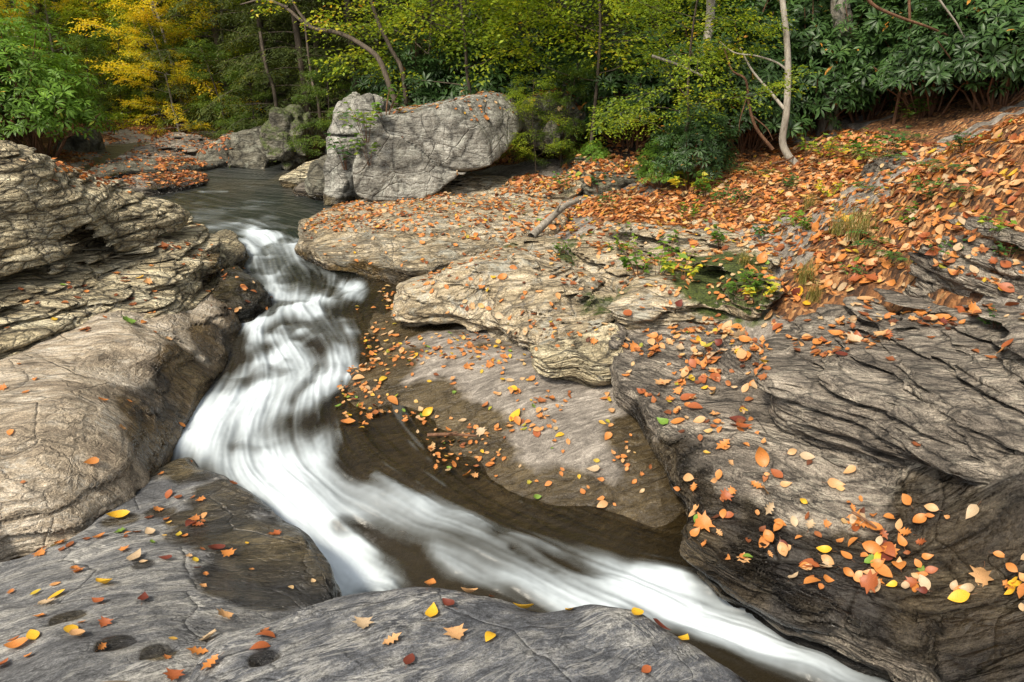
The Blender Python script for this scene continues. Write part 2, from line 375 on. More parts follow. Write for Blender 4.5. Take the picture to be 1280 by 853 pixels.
def finish(name, V, Q, mat, label, grain, top, cat='rock', par=1., dips=(0, 0), group=None, moss=0., parent=None):
    me = newmesh(name, V, Q)
    x, y, z = V.T
    N = np.zeros(len(V)*3, np.float32); me.vertices.foreach_get('normal', N); N = N.reshape(-1, 3)
    ca, sa = math.cos(grain), math.sin(grain)
    s = z-(par*top(x, y) if top is not None else 0)+dips[0]*x+dips[1]*y
    if par > .8: s = s*np.clip(1.12-N[:, 2]**2, .1, 1)
    wp = .05*fbm(x*2, y*2, z*2, 4, 2)
    attr(me, 'bed', np.stack([x*ca+y*sa, -x*sa+y*ca+wp, s+wp*.5], 1))
    attr(me, 'wet', wetness(x, y, z)); 
    attr(me, 'moss', np.maximum(blobs(MOSSB, x, y, z), moss)*sstep(-.3, .4, N[:, 2]))
    o = link(name, me, mat, parent)
    if not parent: tag(o, label, cat, group)
    return o
NR = [0]
def slab(name, label, rim, tops, zb, h, mat, r=.08, batter=.15, t=.09, amp=.04, par=1., dips=(.06, -.04), grain=.5, rough=.03, warp=.05, und=0., cat='rock', group=None, holes=()):
    t0 = time.time(); NR[0] += 1; sd = NR[0]*17 % 50
    R = np.array([at(*p) if p[0] != 'w' else p[1:] for p in rim]); T = [tuple(q) for q in R]+[at(*p) if p[0] != 'w' else p[1:] for p in tops]
    P = smoothpoly(R[:, :2], 4)
    pad = .25+max(0, batter)*.6
    lo = [P[:, 0].min()-pad, P[:, 1].min()-pad]; hi = [P[:, 0].max()+pad, P[:, 1].max()+pad]
    lo[0] = max(lo[0], -7.5); hi[0] = min(hi[0], 5.6)
    xs = np.arange(lo[0]-.1, hi[0]+.1, .03); ys = np.arange(lo[1]-.1, hi[1]+.1, .03)
    X, Y = np.meshgrid(xs, ys, indexing='ij')
    wx = warp*fbm(X*1.8, Y*1.8, 0, sd, 3); wy = warp*fbm(X*1.8, Y*1.8, 5, sd+1, 3)
    d2 = G2(xs[0], ys[0], .03, polydist(P, X+wx, Y+wy))
    zmax = max(q[2] for q in T)+.12; zmin = min(q[2] for q in T)-.3
    top = G2(xs[0], ys[0], .03, np.clip(TPS(T, 5e-3)(X, Y), zmin, zmax))
    hl = [(*at(*q[:3]), *q[3:]) for q in holes]
    def f(x, y, z):
        tp = top(x, y); dd = d2(x, y)
        for hx, hy, hz, ha, hb, an, dp in hl:
            u = ((x-hx)*math.cos(an)+(y-hy)*math.sin(an))/ha; v = (-(x-hx)*math.sin(an)+(y-hy)*math.cos(an))/hb
            tp = tp-dp*np.exp(-(u*u+v*v)**1.5)
        dep = tp-z
        F = smax(z-tp, dd-batter*np.clip(dep, 0, 1.5)+und*sstep(.1, .45, dep), r)
        wv = .03*fbm(x*1.1, y*1.1, z, sd+3, 2)
        s = (z-par*tp+dips[0]*x+dips[1]*y+wv)/t
        i = np.floor(s); q = s-i
        l0 = np.tanh(3*n3(x*1.7, y*1.7, i*3.7, sd+5))*.55; c0 = sstep(.20, .0, np.minimum(q, (1-q)*1.6))*sstep(-.35, .35, n3(x*1.9, y*1.9, i*5.1, sd+12))
        s2 = s*2.9+.5*n3(x*2.2, y*2.2, z, sd+9); i2 = np.floor(s2); q2 = s2-i2
        l1 = np.tanh(3*n3(x*3.6, y*3.6, i2*3.7, sd+6))*.55; c1 = sstep(.3, .0, np.minimum(q2, 1-q2))*sstep(-.3, .4, n3(x*4, y*4, i2*5.1, sd+13))
        am = amp*(.22+.78*sstep(-.30, -.04, dd-.25*n3(x*1.3, y*1.3, 0, sd+20))) if par > .8 else amp
        F = F-am*(l0*1.15-1.1*c0)-am*.5*(l1-.8*c1)
        F = F-rough*fbm(x*3.1, y*3.1, z*5, sd+7, 3)
        return np.maximum(F*.85, zb-z)
    V, Q = surface(f, (lo[0], lo[1], zb-.05), (hi[0], hi[1], zmax+.15), h)
    o = finish(name, V, Q, mat, label, grain, top, cat, par, dips, group)
    print('slab', label[:30], len(V), round(time.time()-t0, 2))
    return o
def boulder(name, label, face, Y, thick, mat, h=.03, r=.2, lean=0., skew=0., rough=.06, cr=.05, grain=0., moss=0., cuts=6):
    """face: outline seen at distance Y; thick: depth; lean: how far the front face leans back with height; skew: y offset per x"""
    t0 = time.time(); NR[0] += 1; sd = NR[0]*13 % 50
    R = np.array([aty(px, py, Y) for px, py in face])[:, [0, 2]]
    P = smoothpoly(R, 4); c = P.mean(0)
    lo = P.min(0)-.3; hi = P.max(0)+.3
    X, Z = np.meshgrid(np.arange(lo[0]-.1, hi[0]+.1, .03), np.arange(lo[1]-.1, hi[1]+.1, .03), indexing='ij')
    d2 = G2(lo[0]-.1, lo[1]-.1, .03, polydist(P, X, Z))
    crng = np.random.default_rng(sd*7+3); half = (hi-lo)/2-.3; pl_ = []
    for _ in range(cuts):
        v = crng.normal(size=3); v[1] = -abs(v[1])*.8; v /= np.linalg.norm(v)
        sup = abs(v[0])*half[0]+abs(v[2])*half[1]+abs(v[1])*thick*.5
        pl_.append((v, sup*crng.uniform(.58, .76)))
    def f(x, y, z):
        yy = y-skew*(x-c[0])-lean*(z-c[1])
        F = smax(d2(x+.04*fbm(y*2, z*2, x, sd, 2), z), np.abs(yy-(Y+thick*.35))-thick*.5, r)
        for v, dd in pl_: F = smax(F, (x-c[0])*v[0]+(yy-(Y+thick*.35))*v[1]+(z-c[1])*v[2]-dd+.03*n3(x*2, y*2, z*2, sd+15), .04)
        a = fbm(x*1.3, y*1.3, z*1.3, sd+1, 2)
        fac = np.abs(n3(x*1.1+a*.3, y*1.1, z*1.0, sd+2))            # long joints
        F = F+cr*sstep(.07, .0, fac)
        F = F-rough*fbm(x*1.7, y*1.7, z*1.7, sd+4, 4)-.03*np.abs(n3(x*7, y*7, z*4, sd+8))
        return F*.85
    e = abs(skew)*(hi[0]-lo[0])/2+abs(lean)*(hi[1]-lo[1])/2+.2
    V, Q = surface(f, (lo[0], Y-thick*.15-e, lo[1]), (hi[0], Y+thick*.85+e, hi[1]), h)
    o = finish(name, V, Q, mat, label, grain, None, par=0, moss=moss, cat='boulder')
    print('boulder', label[:30], len(V), round(time.time()-t0, 2))
    return o
# ------------------------------------------------------------------ the ground: bed of the stream, banks, hillside (one sheet out to the far slopes)
def groundmat():
    b = NB('bedrock_and_leaf_mould'); bed = b.attr('bed', True); wet = b.attr('wet'); ms = b.attr('moss'); lf = b.attr('litter')
    big = b.noise(b.mapv(bed, (.9, 2.4, 1)), 1.4, 5, .6, .6)
    fine = b.noise(b.mapv(bed, (4, 15, 24)), 1.0, 8, .62, 1.4)
    grain = b.noise(b.mapv(bed, (60, 80, 100)), 1.0, 3, .6)
    f = b.math('ADD', b.math('MULTIPLY', fine, .6), b.math('MULTIPLY', big, .4))
    col = b.ramp(f, [(.37, (.09,.078,.065)), (.5, (.21,.185,.155)), (.62, (.38,.34,.29))])
    col = b.mix(.8, col, b.ramp(b.noise(b.mapv(bed, (150, 210, 200)), 1., 2, .5), [(.33, .6), (.5, 1.), (.68, 1.5)]), 'MULTIPLY')
    col = b.mix(.7, col, b.ramp(grain, [(.3, .65), (.7, 1.25)]), 'MULTIPLY')
    mn = b.noise(bed, 9., 5, .7)
    mm = b.ramp(b.math('ADD', b.math('MULTIPLY', ms, .75), b.math('MULTIPLY', mn, .5)), [(.55, 0.), (.70, 1.)])
    col = b.mix(mm, col, b.ramp(b.noise(bed, 60., 3, .6), [(.3, (.018, .03, .006)), (.7, (.10, .13, .02))]))
    # leaf mould: flakes of brown and rust
    vo = b.n('ShaderNodeTexVoronoi'); b.set(vo.inputs['Vector'], b.mapv(bed, (30, 34, 12))); vo.inputs['Scale'].default_value = 1.; vo.inputs['Randomness'].default_value = 1.
    lc = b.ramp(b.n('ShaderNodeSeparateColor', i_0=vo.outputs['Color']).outputs[0], [(0, (.03, .016, .008)), (.4, (.13, .055, .02)), (.75, (.26, .11, .035)), (1, (.40, .22, .09))])
    ln = b.ramp(b.math('ADD', lf, b.math('MULTIPLY', b.math('SUBTRACT', b.noise(bed, 6., 5, .7), .5), .8)), [(.42, 0.), (.5, 1.)])
    col = b.mix(ln, col, lc)
    soil_shade = b.ramp(b.math('ADD', b.attr('soil_shade'), b.math('MULTIPLY', b.math('SUBTRACT', b.noise(bed, 1.2, 5, .6), .5), .7)), [(.35, 0.), (.6, 1.)])  # shade of the forest floor painted into the colour, over dark damp earth
    col = b.mix(soil_shade, col, b.ramp(vo.outputs['Distance'], [(0, (.035,.022,.012)), (.5, (.016,.012,.008))]))
    wm = b.ramp(b.math('ADD', wet, b.math('MULTIPLY', b.math('SUBTRACT', b.noise(bed, 4., 6, .65, .5), .5), .8)), [(.34, 0.), (.62, 1.)])
    col = b.mix(wm, col, b.mix(1., col, b.mix(b.noise(bed, 2.5, 5, .7), (.20, .17, .12), (.42, .35, .20)), 'MULTIPLY'))
    rough = b.math('SUBTRACT', .8, b.math('MULTIPLY', wm, b.math('ADD', .42, b.math('MULTIPLY', grain, .25))))
    h = b.math('ADD', fine, b.math('ADD', b.math('MULTIPLY', grain, .12), b.math('MULTIPLY', b.math('MULTIPLY', vo.outputs['Distance'], ln), -.8)))
    b.bsdf(col, rough, b.bump(h, .9, .04), .45)
    return b.m
def rockpatch(x, y): return fbm(x*.8+y*.3, y*1.7, 0, 21, 3)-.25*sstep(1.2, 3.5, x)*sstep(9, 6, y)
def build_ground():
    th = np.radians(np.linspace(-62, 62, 760)); rr = np.exp(np.linspace(math.log(1.0), math.log(24), 620)); rr = np.r_[rr, np.exp(np.linspace(math.log(24.5), math.log(160), 60))]
    T, R = np.meshgrid(th, rr, indexing='ij'); x = (R*np.sin(T)).ravel(); y = (R*np.cos(T)).ravel()
    z = ground_z(x, y)
    a, bb = T.shape; I = np.arange(a*bb).reshape(a, bb)
    Q = np.stack([I[:-1, :-1].ravel(), I[:-1, 1:].ravel(), I[1:, 1:].ravel(), I[1:, :-1].ravel()], 1)[:, ::-1]
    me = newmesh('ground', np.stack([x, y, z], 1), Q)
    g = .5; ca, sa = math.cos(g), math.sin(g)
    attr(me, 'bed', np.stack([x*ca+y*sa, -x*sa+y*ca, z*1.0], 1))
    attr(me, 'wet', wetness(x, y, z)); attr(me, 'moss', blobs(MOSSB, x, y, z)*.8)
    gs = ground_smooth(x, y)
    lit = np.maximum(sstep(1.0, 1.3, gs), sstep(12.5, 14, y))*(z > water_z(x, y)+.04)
    lit *= sstep(-.45, -.15, rockpatch(x, y)); attr(me, 'litter', lit); attr(me, 'soil_shade', np.maximum(sstep(12.3, 13.6, y-.12*x)*sstep(-1.6, -.6, x+.0*y), sstep(9.6, 10.6, y-.1*x)*sstep(1.5, 3., x+.35*(y-9)))*sstep(20., 16.5, y-3.5*(x < -4.5))+sstep(17.5, 20, y))  # last mask: where forest and thicket shade is painted on the floor
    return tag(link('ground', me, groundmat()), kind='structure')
t_start = time.time()
build_ground()

# ------------------------------------------------------------------ the rocks
slab('layered_boulder', 'big pale tan layered boulder in the upper left, overhanging the ledge below it',
     [(0,338,1.45),(70,320,1.45),(150,298,1.42),(205,284,1.40),(229,272,1.42),(226,258,1.48),(190,243,1.62),(150,226,1.78),(95,206,1.95),(40,190,2.12),(-60,184,2.25),(-250,200,2.2),(-250,420,1.5)],
     [(100,255,1.78),(30,250,1.9),(150,255,1.66)], .95, .016, TAN, r=.10, batter=.0, und=.35, t=.10, amp=.055, par=.0, dips=(.05,.0), grain=.2, rough=.03, cat='boulder')
slab('rock_ledge', 'tan layered ledge with red leaves, between the upper left boulder and the pale slab',
     [(-150,490,1.1),(0,440,1.05),(100,415,1.03),(160,398,1.02),(205,380,1.02),(243,356,1.0),(266,322,1.06),(264,292,1.18),(240,272,1.28),(150,270,1.3),(0,310,1.3),(-150,330,1.35)],
     [(150,350,1.16),(60,380,1.18),(215,320,1.2)], .6, .014, TAN, r=.09, batter=.22, t=.09, amp=.05, par=.2, dips=(-.04,.03), grain=.3)
slab('stone_block', 'small square block of tan stone at the water behind the left ledge',
     [(260,294,1.02),(289,285,1.0),(302,300,.96),(300,322,.85),(275,330,.9),(259,312,.98)], [], .5, .014, TAN, r=.05, batter=.1, t=.07, amp=.03, grain=.2)
slab('wet_rock', 'dark wet rock with a few leaves jutting into the white water on the left',
     [(248,350,.85),(262,332,.9),(300,326,.9),(328,345,.84),(340,366,.76),(328,380,.72),(288,386,.74),(258,372,.8)], [(295,352,.92)], .3, .014, DARKB, r=.1, batter=.12, t=.08, amp=.03, grain=.3)
slab('pale_slab', 'long pale grey-brown slab on the left with a dark wet edge above the pool',
     [(-150,700,.75),(0,652,.72),(80,640,.70),(150,610,.62),(186,572,.60),(203,535,.62),(225,487,.66),(262,440,.69),(288,402,.72),(292,372,.76),(270,350,.85),(200,372,.95),(0,425,1.0),(-150,460,1.05)],
     [(100,500,1.0),(200,440,.90),(50,580,.88),(150,540,.80),(225,400,.88),(30,480,1.03)], .15, .013, PALE, r=.16, batter=.20, t=.07, amp=.022, par=.92, dips=(.0,.03), grain=.35, rough=.03)
slab('front_slab', 'flat blue-grey slab in the lower left corner with puddles and a wet dark right edge',
     [(-150,760,.6),(-60,712,.6),(0,698,.6),(60,680,.6),(100,655,.58),(150,614,.50),(225,562,.46),(252,572,.46),(300,600,.47),(355,645,.50),(395,690,.54),(414,735,.56),(404,775,.62),(330,830,.85),(230,900,1.0),(100,1050,1.1),(-200,1050,1.1)],
     [(100,750,.82),(200,700,.70),(300,700,.62),(200,800,.92),(50,800,.92),(260,770,.80)], .0, .011, BLUE, r=.10, batter=.1, t=.06, amp=.012, par=.97, dips=(.03,.05), grain=.55, rough=.018,
     holes=[(86,778,.85,.075,.03,.9,.03),(145,815,.92,.075,.028,.75,.03),(198,822,.93,.08,.025,.8,.03)])
slab('dome_slab', 'rounded charcoal slab across the bottom centre with scattered yellow leaves',
     [(262,782,.90),(300,770,.88),(360,755,.87),(420,744,.87),(470,735,.89),(530,728,.91),(600,736,.91),(655,753,.90),(700,758,.89),(740,747,.92),(800,758,.91),(850,786,.87),(900,814,.84),(962,856,.8),(1040,950,.75),(800,1250,.9),(300,1250,1.1),(215,900,1.0)],
     [(600,800,1.0),(400,810,1.0),(750,800,.98),(850,840,.93),(300,840,1.0)], .1, .010, CHAR, r=.13, batter=.05, t=.06, amp=.010, par=.97, dips=(.02,.05), grain=.6, rough=.018,
     holes=[(330,822,.98,.05,.035,.6,.035)])
slab('edge_slab', 'low pale stone bump at the bottom edge left of the charcoal slab',
     [(105,862,1.10),(120,848,1.10),(160,844,1.11),(200,848,1.11),(228,870,1.10),(225,910,1.1),(110,910,1.1)], [], .85, .011, PALE, r=.05, batter=.3, t=.06, amp=.01, grain=.2, rough=.01)
slab('leafy_slab', 'pale buff slab half covered by leaves, farthest along the right bank',
     [(368,292,.98),(372,303,.93),(400,318,.88),(450,330,.84),(490,340,.82),(525,338,.84),(560,322,.9),(640,300,1.0),(700,280,1.1),(690,252,1.15),(600,240,1.18),(500,243,1.12),(430,250,1.03),(395,265,.98)],
     [(450,290,1.04),(560,280,1.12),(500,262,1.12)], .4, .02, BUFF, r=.09, batter=.0, und=.10, t=.09, amp=.035, par=.95, grain=.15, rough=.03)
slab('tongue_slab', 'long buff tongue of layered rock tapering to a dark undercut nose in the middle of the right bank',
     [(489,372,.88),(498,386,.84),(535,392,.82),(585,392,.82),(620,402,.83),(665,421,.82),(700,434,.84),(760,402,.95),(772,370,1.0),(775,342,1.06),(715,320,1.13),(692,292,1.14),(650,300,1.10),(600,315,1.06),(550,335,1.0),(510,352,.93)],
     [(600,355,1.05),(680,370,1.04),(550,366,.98)], .4, .016, BUFF, r=.07, batter=.0, t=.08, amp=.055, par=.6, dips=(.06,-.06), grain=.15, und=.22, rough=.03)
slab('nose_rock', 'small rounded tan rock under the tongue-shaped slab, dark gap beneath it',
     [(672,440,.84),(688,426,.90),(720,410,.97),(765,402,1.0),(778,438,.90),(774,450,.84),(735,457,.80),(690,453,.80)], [(725,432,.98)], .5, .013, TAN, r=.06, batter=-.05, und=.16, t=.08, amp=.035, par=.5, grain=.2)
slab('mossy_outcrop', 'broken mossy outcrop with leaves and yellow-green plants above the tongue-shaped slab',
     [(716,286,1.22),(760,276,1.27),(830,272,1.33),(900,290,1.38),(965,325,1.36),(960,385,1.2),(905,378,1.15),(870,382,1.10),(830,392,1.04),(785,402,1.0),(771,380,1.04),(768,348,1.10),(722,322,1.17)],
     [(800,320,1.25),(860,330,1.27),(910,340,1.3),(800,360,1.17)], .7, .016, BUFF, r=.05, batter=.0, und=.22, t=.12, amp=.10, par=.35, dips=(.07,-.05), grain=.1, rough=.05)
slab('long_shelf', 'long dark shelf in the lower right, wet and black towards the stream, with orange leaves',
     [(770,404,.98),(772,470,.84),(800,518,.76),(828,556,.71),(848,592,.66),(868,628,.61),(866,650,.58),(850,668,.54),(880,694,.52),(930,722,.50),(1000,752,.50),(1090,790,.50),(1160,835,.48),(1230,900,.5),(1600,1050,.7),(1600,600,1.4),(1300,560,1.3),(1100,500,1.05),(990,440,1.15),(900,400,1.08),(840,390,1.02)],
     [(850,450,.93),(1000,600,.78),(900,560,.80),(1100,700,.66),(1250,700,.84),(950,650,.65),(1150,640,.84),(1250,790,.72),(930,500,.93)], -.1, .013, SHELF, r=.05, batter=.02, t=.075, amp=.03, par=.9, dips=(-.05,.03), grain=-.5, rough=.03, und=.14)
slab('layered_outcrop', 'thick grey outcrop of many thin layers rising above the dark shelf at the right edge',
     [(956,440,1.20),(960,472,1.16),(975,505,1.11),(1040,532,1.09),(1100,556,1.10),(1200,578,1.15),(1300,598,1.20),(1500,660,1.2),(1550,420,1.7),(1300,372,1.62),(1200,380,1.52),(1100,376,1.42),(1030,386,1.32),(980,415,1.2)],
     [(1100,470,1.30),(1200,500,1.34),(1280,480,1.47),(1030,460,1.26),(1150,420,1.44)], .6, .013, SHELF, r=.05, batter=.0, und=.14, t=.11, amp=.085, par=.1, dips=(.13,.0), grain=-.25, rough=.03)
slab('upper_outcrop', 'grey tilted outcrop at the right edge of the bank among orange leaves',
     [(1150,300,1.82),(1160,322,1.74),(1200,345,1.68),(1250,362,1.64),(1320,380,1.64),(1450,400,1.75),(1450,270,2.2),(1300,272,2.08),(1220,278,1.98)],
     [(1250,315,1.9)], 1.2, .014, SHELF, r=.06, batter=.05, t=.08, amp=.06, par=.1, dips=(.25,.0), grain=-.5)
slab('fallen_block', 'low grey ledge poking out of the orange leaves on the upper right bank',
     [(1080,196,1.98),(1110,212,1.92),(1180,210,1.96),(1230,195,2.06),(1190,180,2.12),(1120,182,2.05)], [], 1.4, .02, SHELF, r=.05, batter=.1, t=.07, amp=.04, par=.6, grain=0)
for k, (rim, lab) in enumerate([
    ([(100,222,1.12),(120,206,1.15),(200,196,1.15),(262,200,1.08),(262,206,1.05),(200,212,1.05),(150,216,1.05)], 'upper thin ledge reaching into the stream far behind the left boulder'),
    ([(150,232,1.06),(165,218,1.08),(240,213,1.03),(262,220,.99),(255,228,.97),(200,236,.99)], 'lower rounded ledge in the stream far behind the left boulder')]):
    slab('stream_ledge', lab, rim, [], .5, .03, DARKB if k == 0 else SHELF, r=.05, batter=.1, t=.08, amp=.03, grain=.1, rough=.02)
slab('tiered_ledge', 'wide tiered ledge dusted with brown leaves at the far end of the stream',
     [(60,214,1.06),(120,206,1.08),(200,203,1.06),(262,198,1.04),(276,180,1.18),(240,167,1.32),(170,164,1.36),(60,167,1.36)], [(150,188,1.18),(220,186,1.16)], .7, .035, SHELF, r=.04, batter=.3, t=.075, amp=.09, par=.0, dips=(.025,.0), grain=.1, rough=.04)
slab('bank_ledge', 'mossy ledge edge under orange leaves below the big boulder',
     [(470,236,1.12),(545,240,1.12),(640,242,1.17),(700,244,1.2),(730,222,1.36),(640,218,1.3),(540,226,1.2)], [], .8, .025, BUFF, r=.04, batter=.05, t=.08, amp=.06, par=.6, grain=0)
slab('bank_ledge', 'short dark ledge with an undercut among leaves beside the thin bent tree',
     [(715,214,1.42),(740,226,1.38),(790,222,1.42),(812,208,1.52),(780,196,1.58),(730,196,1.55)], [], 1.0, .025, DARKB, r=.04, batter=.0, und=.15, t=.08, amp=.05, par=.6, grain=0)
# boulders
boulder('big_boulder', 'big grey block-shaped boulder with a flat leafy top and pale streaks on the right bank',
     [(455,240),(450,215),(458,182),(464,150),(530,139),(580,127),(622,123),(650,146),(650,174),(612,202),(575,216),(535,240),(500,246)], 10.3, 1.7, BOULD, .025, r=.03, lean=.16, skew=.12, rough=.025, cr=.07, cuts=3)
boulder('tall_boulder', 'tall pale boulder with a pointed top standing left of the big grey block',
     [(405,250),(404,215),(414,180),(416,135),(432,112),(458,104),(474,125),(480,160),(470,215),(460,250)], 10.9, 1.3, BOULD, .025, r=.09, lean=.2, skew=-.1, rough=.09, cr=.08)
boulder('dark_boulder', 'dark rounded boulder in shade right of the big grey block',
     [(650,188),(648,145),(668,126),(706,120),(728,132),(734,162),(715,184),(680,194)], 11.5, 1.1, DARKB, .03, r=.08, lean=.2, rough=.1, cr=.06)
boulder('small_boulder', 'small angular grey stone in front of the dark boulder in shade',
     [(676,172),(690,152),(700,158),(702,175),(690,184)], 11.0, .3, DARKB, .02, r=.04, rough=.02, cr=.0)
boulder('stream_boulder', 'low wide grey boulder at the water, left of the mossy pointed one',
     [(249,222),(250,195),(262,178),(300,168),(332,168),(345,190),(352,215),(330,222)], 14.0, 1.8, DARKB, .035, r=.3, lean=.25, rough=.12, cr=.08, moss=.3)
boulder('mossy_boulder', 'pointed mossy boulder leaning on the low wide one by the water',
     [(330,175),(340,148),(352,134),(372,150),(388,180),(382,210),(366,222),(350,205)], 13.6, 1.4, DARKB, .035, r=.2, lean=.3, rough=.12, cr=.06, moss=.55)
boulder('shore_rock', 'tan rock with a bright top at the water left of the tall pale boulder',
     [(343,240),(352,222),(372,208),(392,206),(404,222),(402,240),(380,248)], 11.9, .8, TAN, .025, r=.12, lean=.3, rough=.06, cr=.04)
boulder('shore_rock', 'brown jagged rock under the tall pale boulder at the water',
     [(388,250),(386,222),(400,205),(430,200),(462,215),(465,245),(430,256)], 11.0, .8, DARKB, .025, r=.12, lean=.2, rough=.12, cr=.05, moss=.3)
boulder('low_rock', 'low dark rock at the water between the tan rock and the jagged one',
     [(362,246),(366,236),(390,232),(408,240),(406,248)], 11.3, .5, SHELF, .02, r=.08, rough=.03, cr=.02)
boulder('low_rock', 'tiny reddish rock in the stream left of the tan shore rock',
     [(318,243),(326,237),(342,237),(348,244),(334,248)], 12.0, .4, SHELF, .02, r=.06, rough=.03, cr=.02)
boulder('shaded_boulder', 'dark boulder under the green shrub behind the left boulder',
     [(60,215),(64,185),(80,172),(98,176),(102,196),(100,215)], 15.0, 1.2, DARKB, .035, r=.2, rough=.1, cr=.05, moss=.5)
print("rocks done")
# ------------------------------------------------------------------ leaves: shapes shared by the litter and the trees
def leafshape(kind, curl=.3, fold=.25, rows=5):
    """unit-length leaf, base at the origin, tip towards +x; returns V, F (quads)"""
    if kind in ('oval', 'long', 'ovate', 'small'):
        prof = {'oval': lambda t: .62*math.sin(math.pi*t**.85)**.8, 'long': lambda t: .27*math.sin(math.pi*t**1.15)**.7,
                'ovate': lambda t: .60*math.sin(math.pi*t**.6)**.9, 'small': lambda t: .55*math.sin(math.pi*t)**.7}[kind]
        V = []; F = []
        for i in range(rows+1):
            t = i/rows; wd = prof(min(max(t, .001), .999))*.5 if 0 < i < rows else .006
            zz = curl*(t-.5)**2 if curl > 0 else curl*((t-.5)**2-.25)
            V += [(t, -wd, zz+fold*wd), (t, 0, zz), (t, wd, zz+fold*wd)]
        for i in range(rows):
            for j in (0, 1): a = 3*i+j; F.append((a, a+1, a+4, a+3))
        return np.array(V, float), np.array(F)
    # lobed: star-shaped outline, fanned as quads round a midrib
    lob = {'maple': [(0,.05),(.10,.28),(.02,.52),(.30,.34),(.42,.62),(.55,.30),(.72,.30),(.78,.16),(1,.0)],
           'oak': [(0,.03),(.12,.10),(.20,.26),(.30,.12),(.42,.34),(.52,.13),(.66,.33),(.74,.12),(1,.0)]}[kind]
    V = []; F = []
    for i, (t, wd) in enumerate(lob):
        zz = curl*(t-.5)**2+.05*(i % 2)
        m = min(max(t, 0), 1)
        V += [(t, -wd-.004, zz+fold*wd), (m if kind == 'oak' else i/(len(lob)-1)*.95+.02, 0, curl*(i/8-.5)**2), (t, wd+.004, zz+fold*wd)]
    for i in range(len(lob)-1):
        for j in (0, 1): a = 3*i+j; F.append((a, a+1, a+4, a+3))
    return np.array(V, float), np.array(F)
def scatter(shape, P, X, N, S, extra=None):
    """many copies of a leaf as arrays: position P, pointing X, normal N, size S"""
    V, F = shape
    X = X/np.linalg.norm(X, axis=1, keepdims=True)
    Y = np.cross(N, X); Y /= np.linalg.norm(Y, axis=1, keepdims=True)+1e-9
    Z = np.cross(X, Y)
    O = P[:, None]+S[:, None, None]*(V[None, :, 0:1]*X[:, None]+V[None, :, 1:2]*Y[:, None]+V[None, :, 2:3]*Z[:, None])
    n, k = len(P), len(V)
    FF = (F[None]+(np.arange(n)*k)[:, None, None]).reshape(-1, F.shape[1])
    return O.reshape(-1, 3), FF
def rnd3(rng, n):
    v = rng.normal(size=(n, 3)); return v/np.linalg.norm(v, axis=1, keepdims=True)

def foliagemat(name, stops, trans=.35, rough=.55, attrn='tint', spec=.3):
    b = NB(name); t = b.attr(attrn)
    col = b.ramp(t, stops)
    geo = b.n('ShaderNodeNewGeometry')
    ns = b.noise(b.n('ShaderNodeTexCoord').outputs['Object'], 35., 3, .6)
    col = b.mix(.6, col, b.ramp(ns, [(.3, .62), (.7, 1.25)]), 'MULTIPLY')
    p = b.n('ShaderNodeBsdfPrincipled'); b.set(p.inputs['Base Color'], col); p.inputs['Roughness'].default_value = rough
    p.inputs['Specular IOR Level'].default_value = spec
    tr = b.n('ShaderNodeBsdfTranslucent'); b.set(tr.inputs[0], b.mix(1., col, (1.3, 1.25, .7), 'MULTIPLY'))
    mx = b.n('ShaderNodeMixShader'); mx.inputs[0].default_value = trans
    b.t.links.new(p.outputs[0], mx.inputs[1]); b.t.links.new(tr.outputs[0], mx.inputs[2]); b.t.links.new(mx.outputs[0], b.out.inputs[0])
    return b.m
LITTER = foliagemat('fallen_leaf_blades', [(0, (.09,.03,.015)), (.14, (.22,.07,.025)), (.30, (.34,.12,.04)), (.50, (.55,.21,.055)), (.66, (.58,.30,.12)), (.80, (.50,.35,.20)), (.90, (.66,.38,.03)), (.97, (.16,.26,.04))], .2, .6)
LEAFCOL = {'orange': (.58,.22,.05), 'pale orange': (.60,.34,.15), 'tan': (.52,.38,.23), 'yellow': (.78,.45,.03), 'rust': (.36,.10,.03), 'dark red': (.16,.035,.02), 'green': (.17,.30,.04)}
def onecol(name, c):
    b = NB(name); co = b.n('ShaderNodeTexCoord').outputs['Object']
    ns = b.noise(co, 45., 4, .65); vein = b.noise(b.mapv(co, (10, 120, 10)), 1., 2, .5)
    col = b.mix(.7, c, b.ramp(ns, [(.3, .55), (.65, 1.2)]), 'MULTIPLY')
    col = b.mix(b.ramp(b.noise(co, 20., 3, .6), [(.56, 0.), (.68, .6)]), col, tuple(q*.45 for q in c))
    col = b.mix(.35, col, b.ramp(vein, [(.4, .8), (.6, 1.15)]), 'MULTIPLY')
    p = b.n('ShaderNodeBsdfPrincipled'); b.set(p.inputs['Base Color'], col); p.inputs['Roughness'].default_value = .5
    tr = b.n('ShaderNodeBsdfTranslucent'); b.set(tr.inputs[0], col)
    mx = b.n('ShaderNodeMixShader'); mx.inputs[0].default_value = .2
    b.t.links.new(p.outputs[0], mx.inputs[1]); b.t.links.new(tr.outputs[0], mx.inputs[2]); b.t.links.new(mx.outputs[0], b.out.inputs[0])
    return b.m

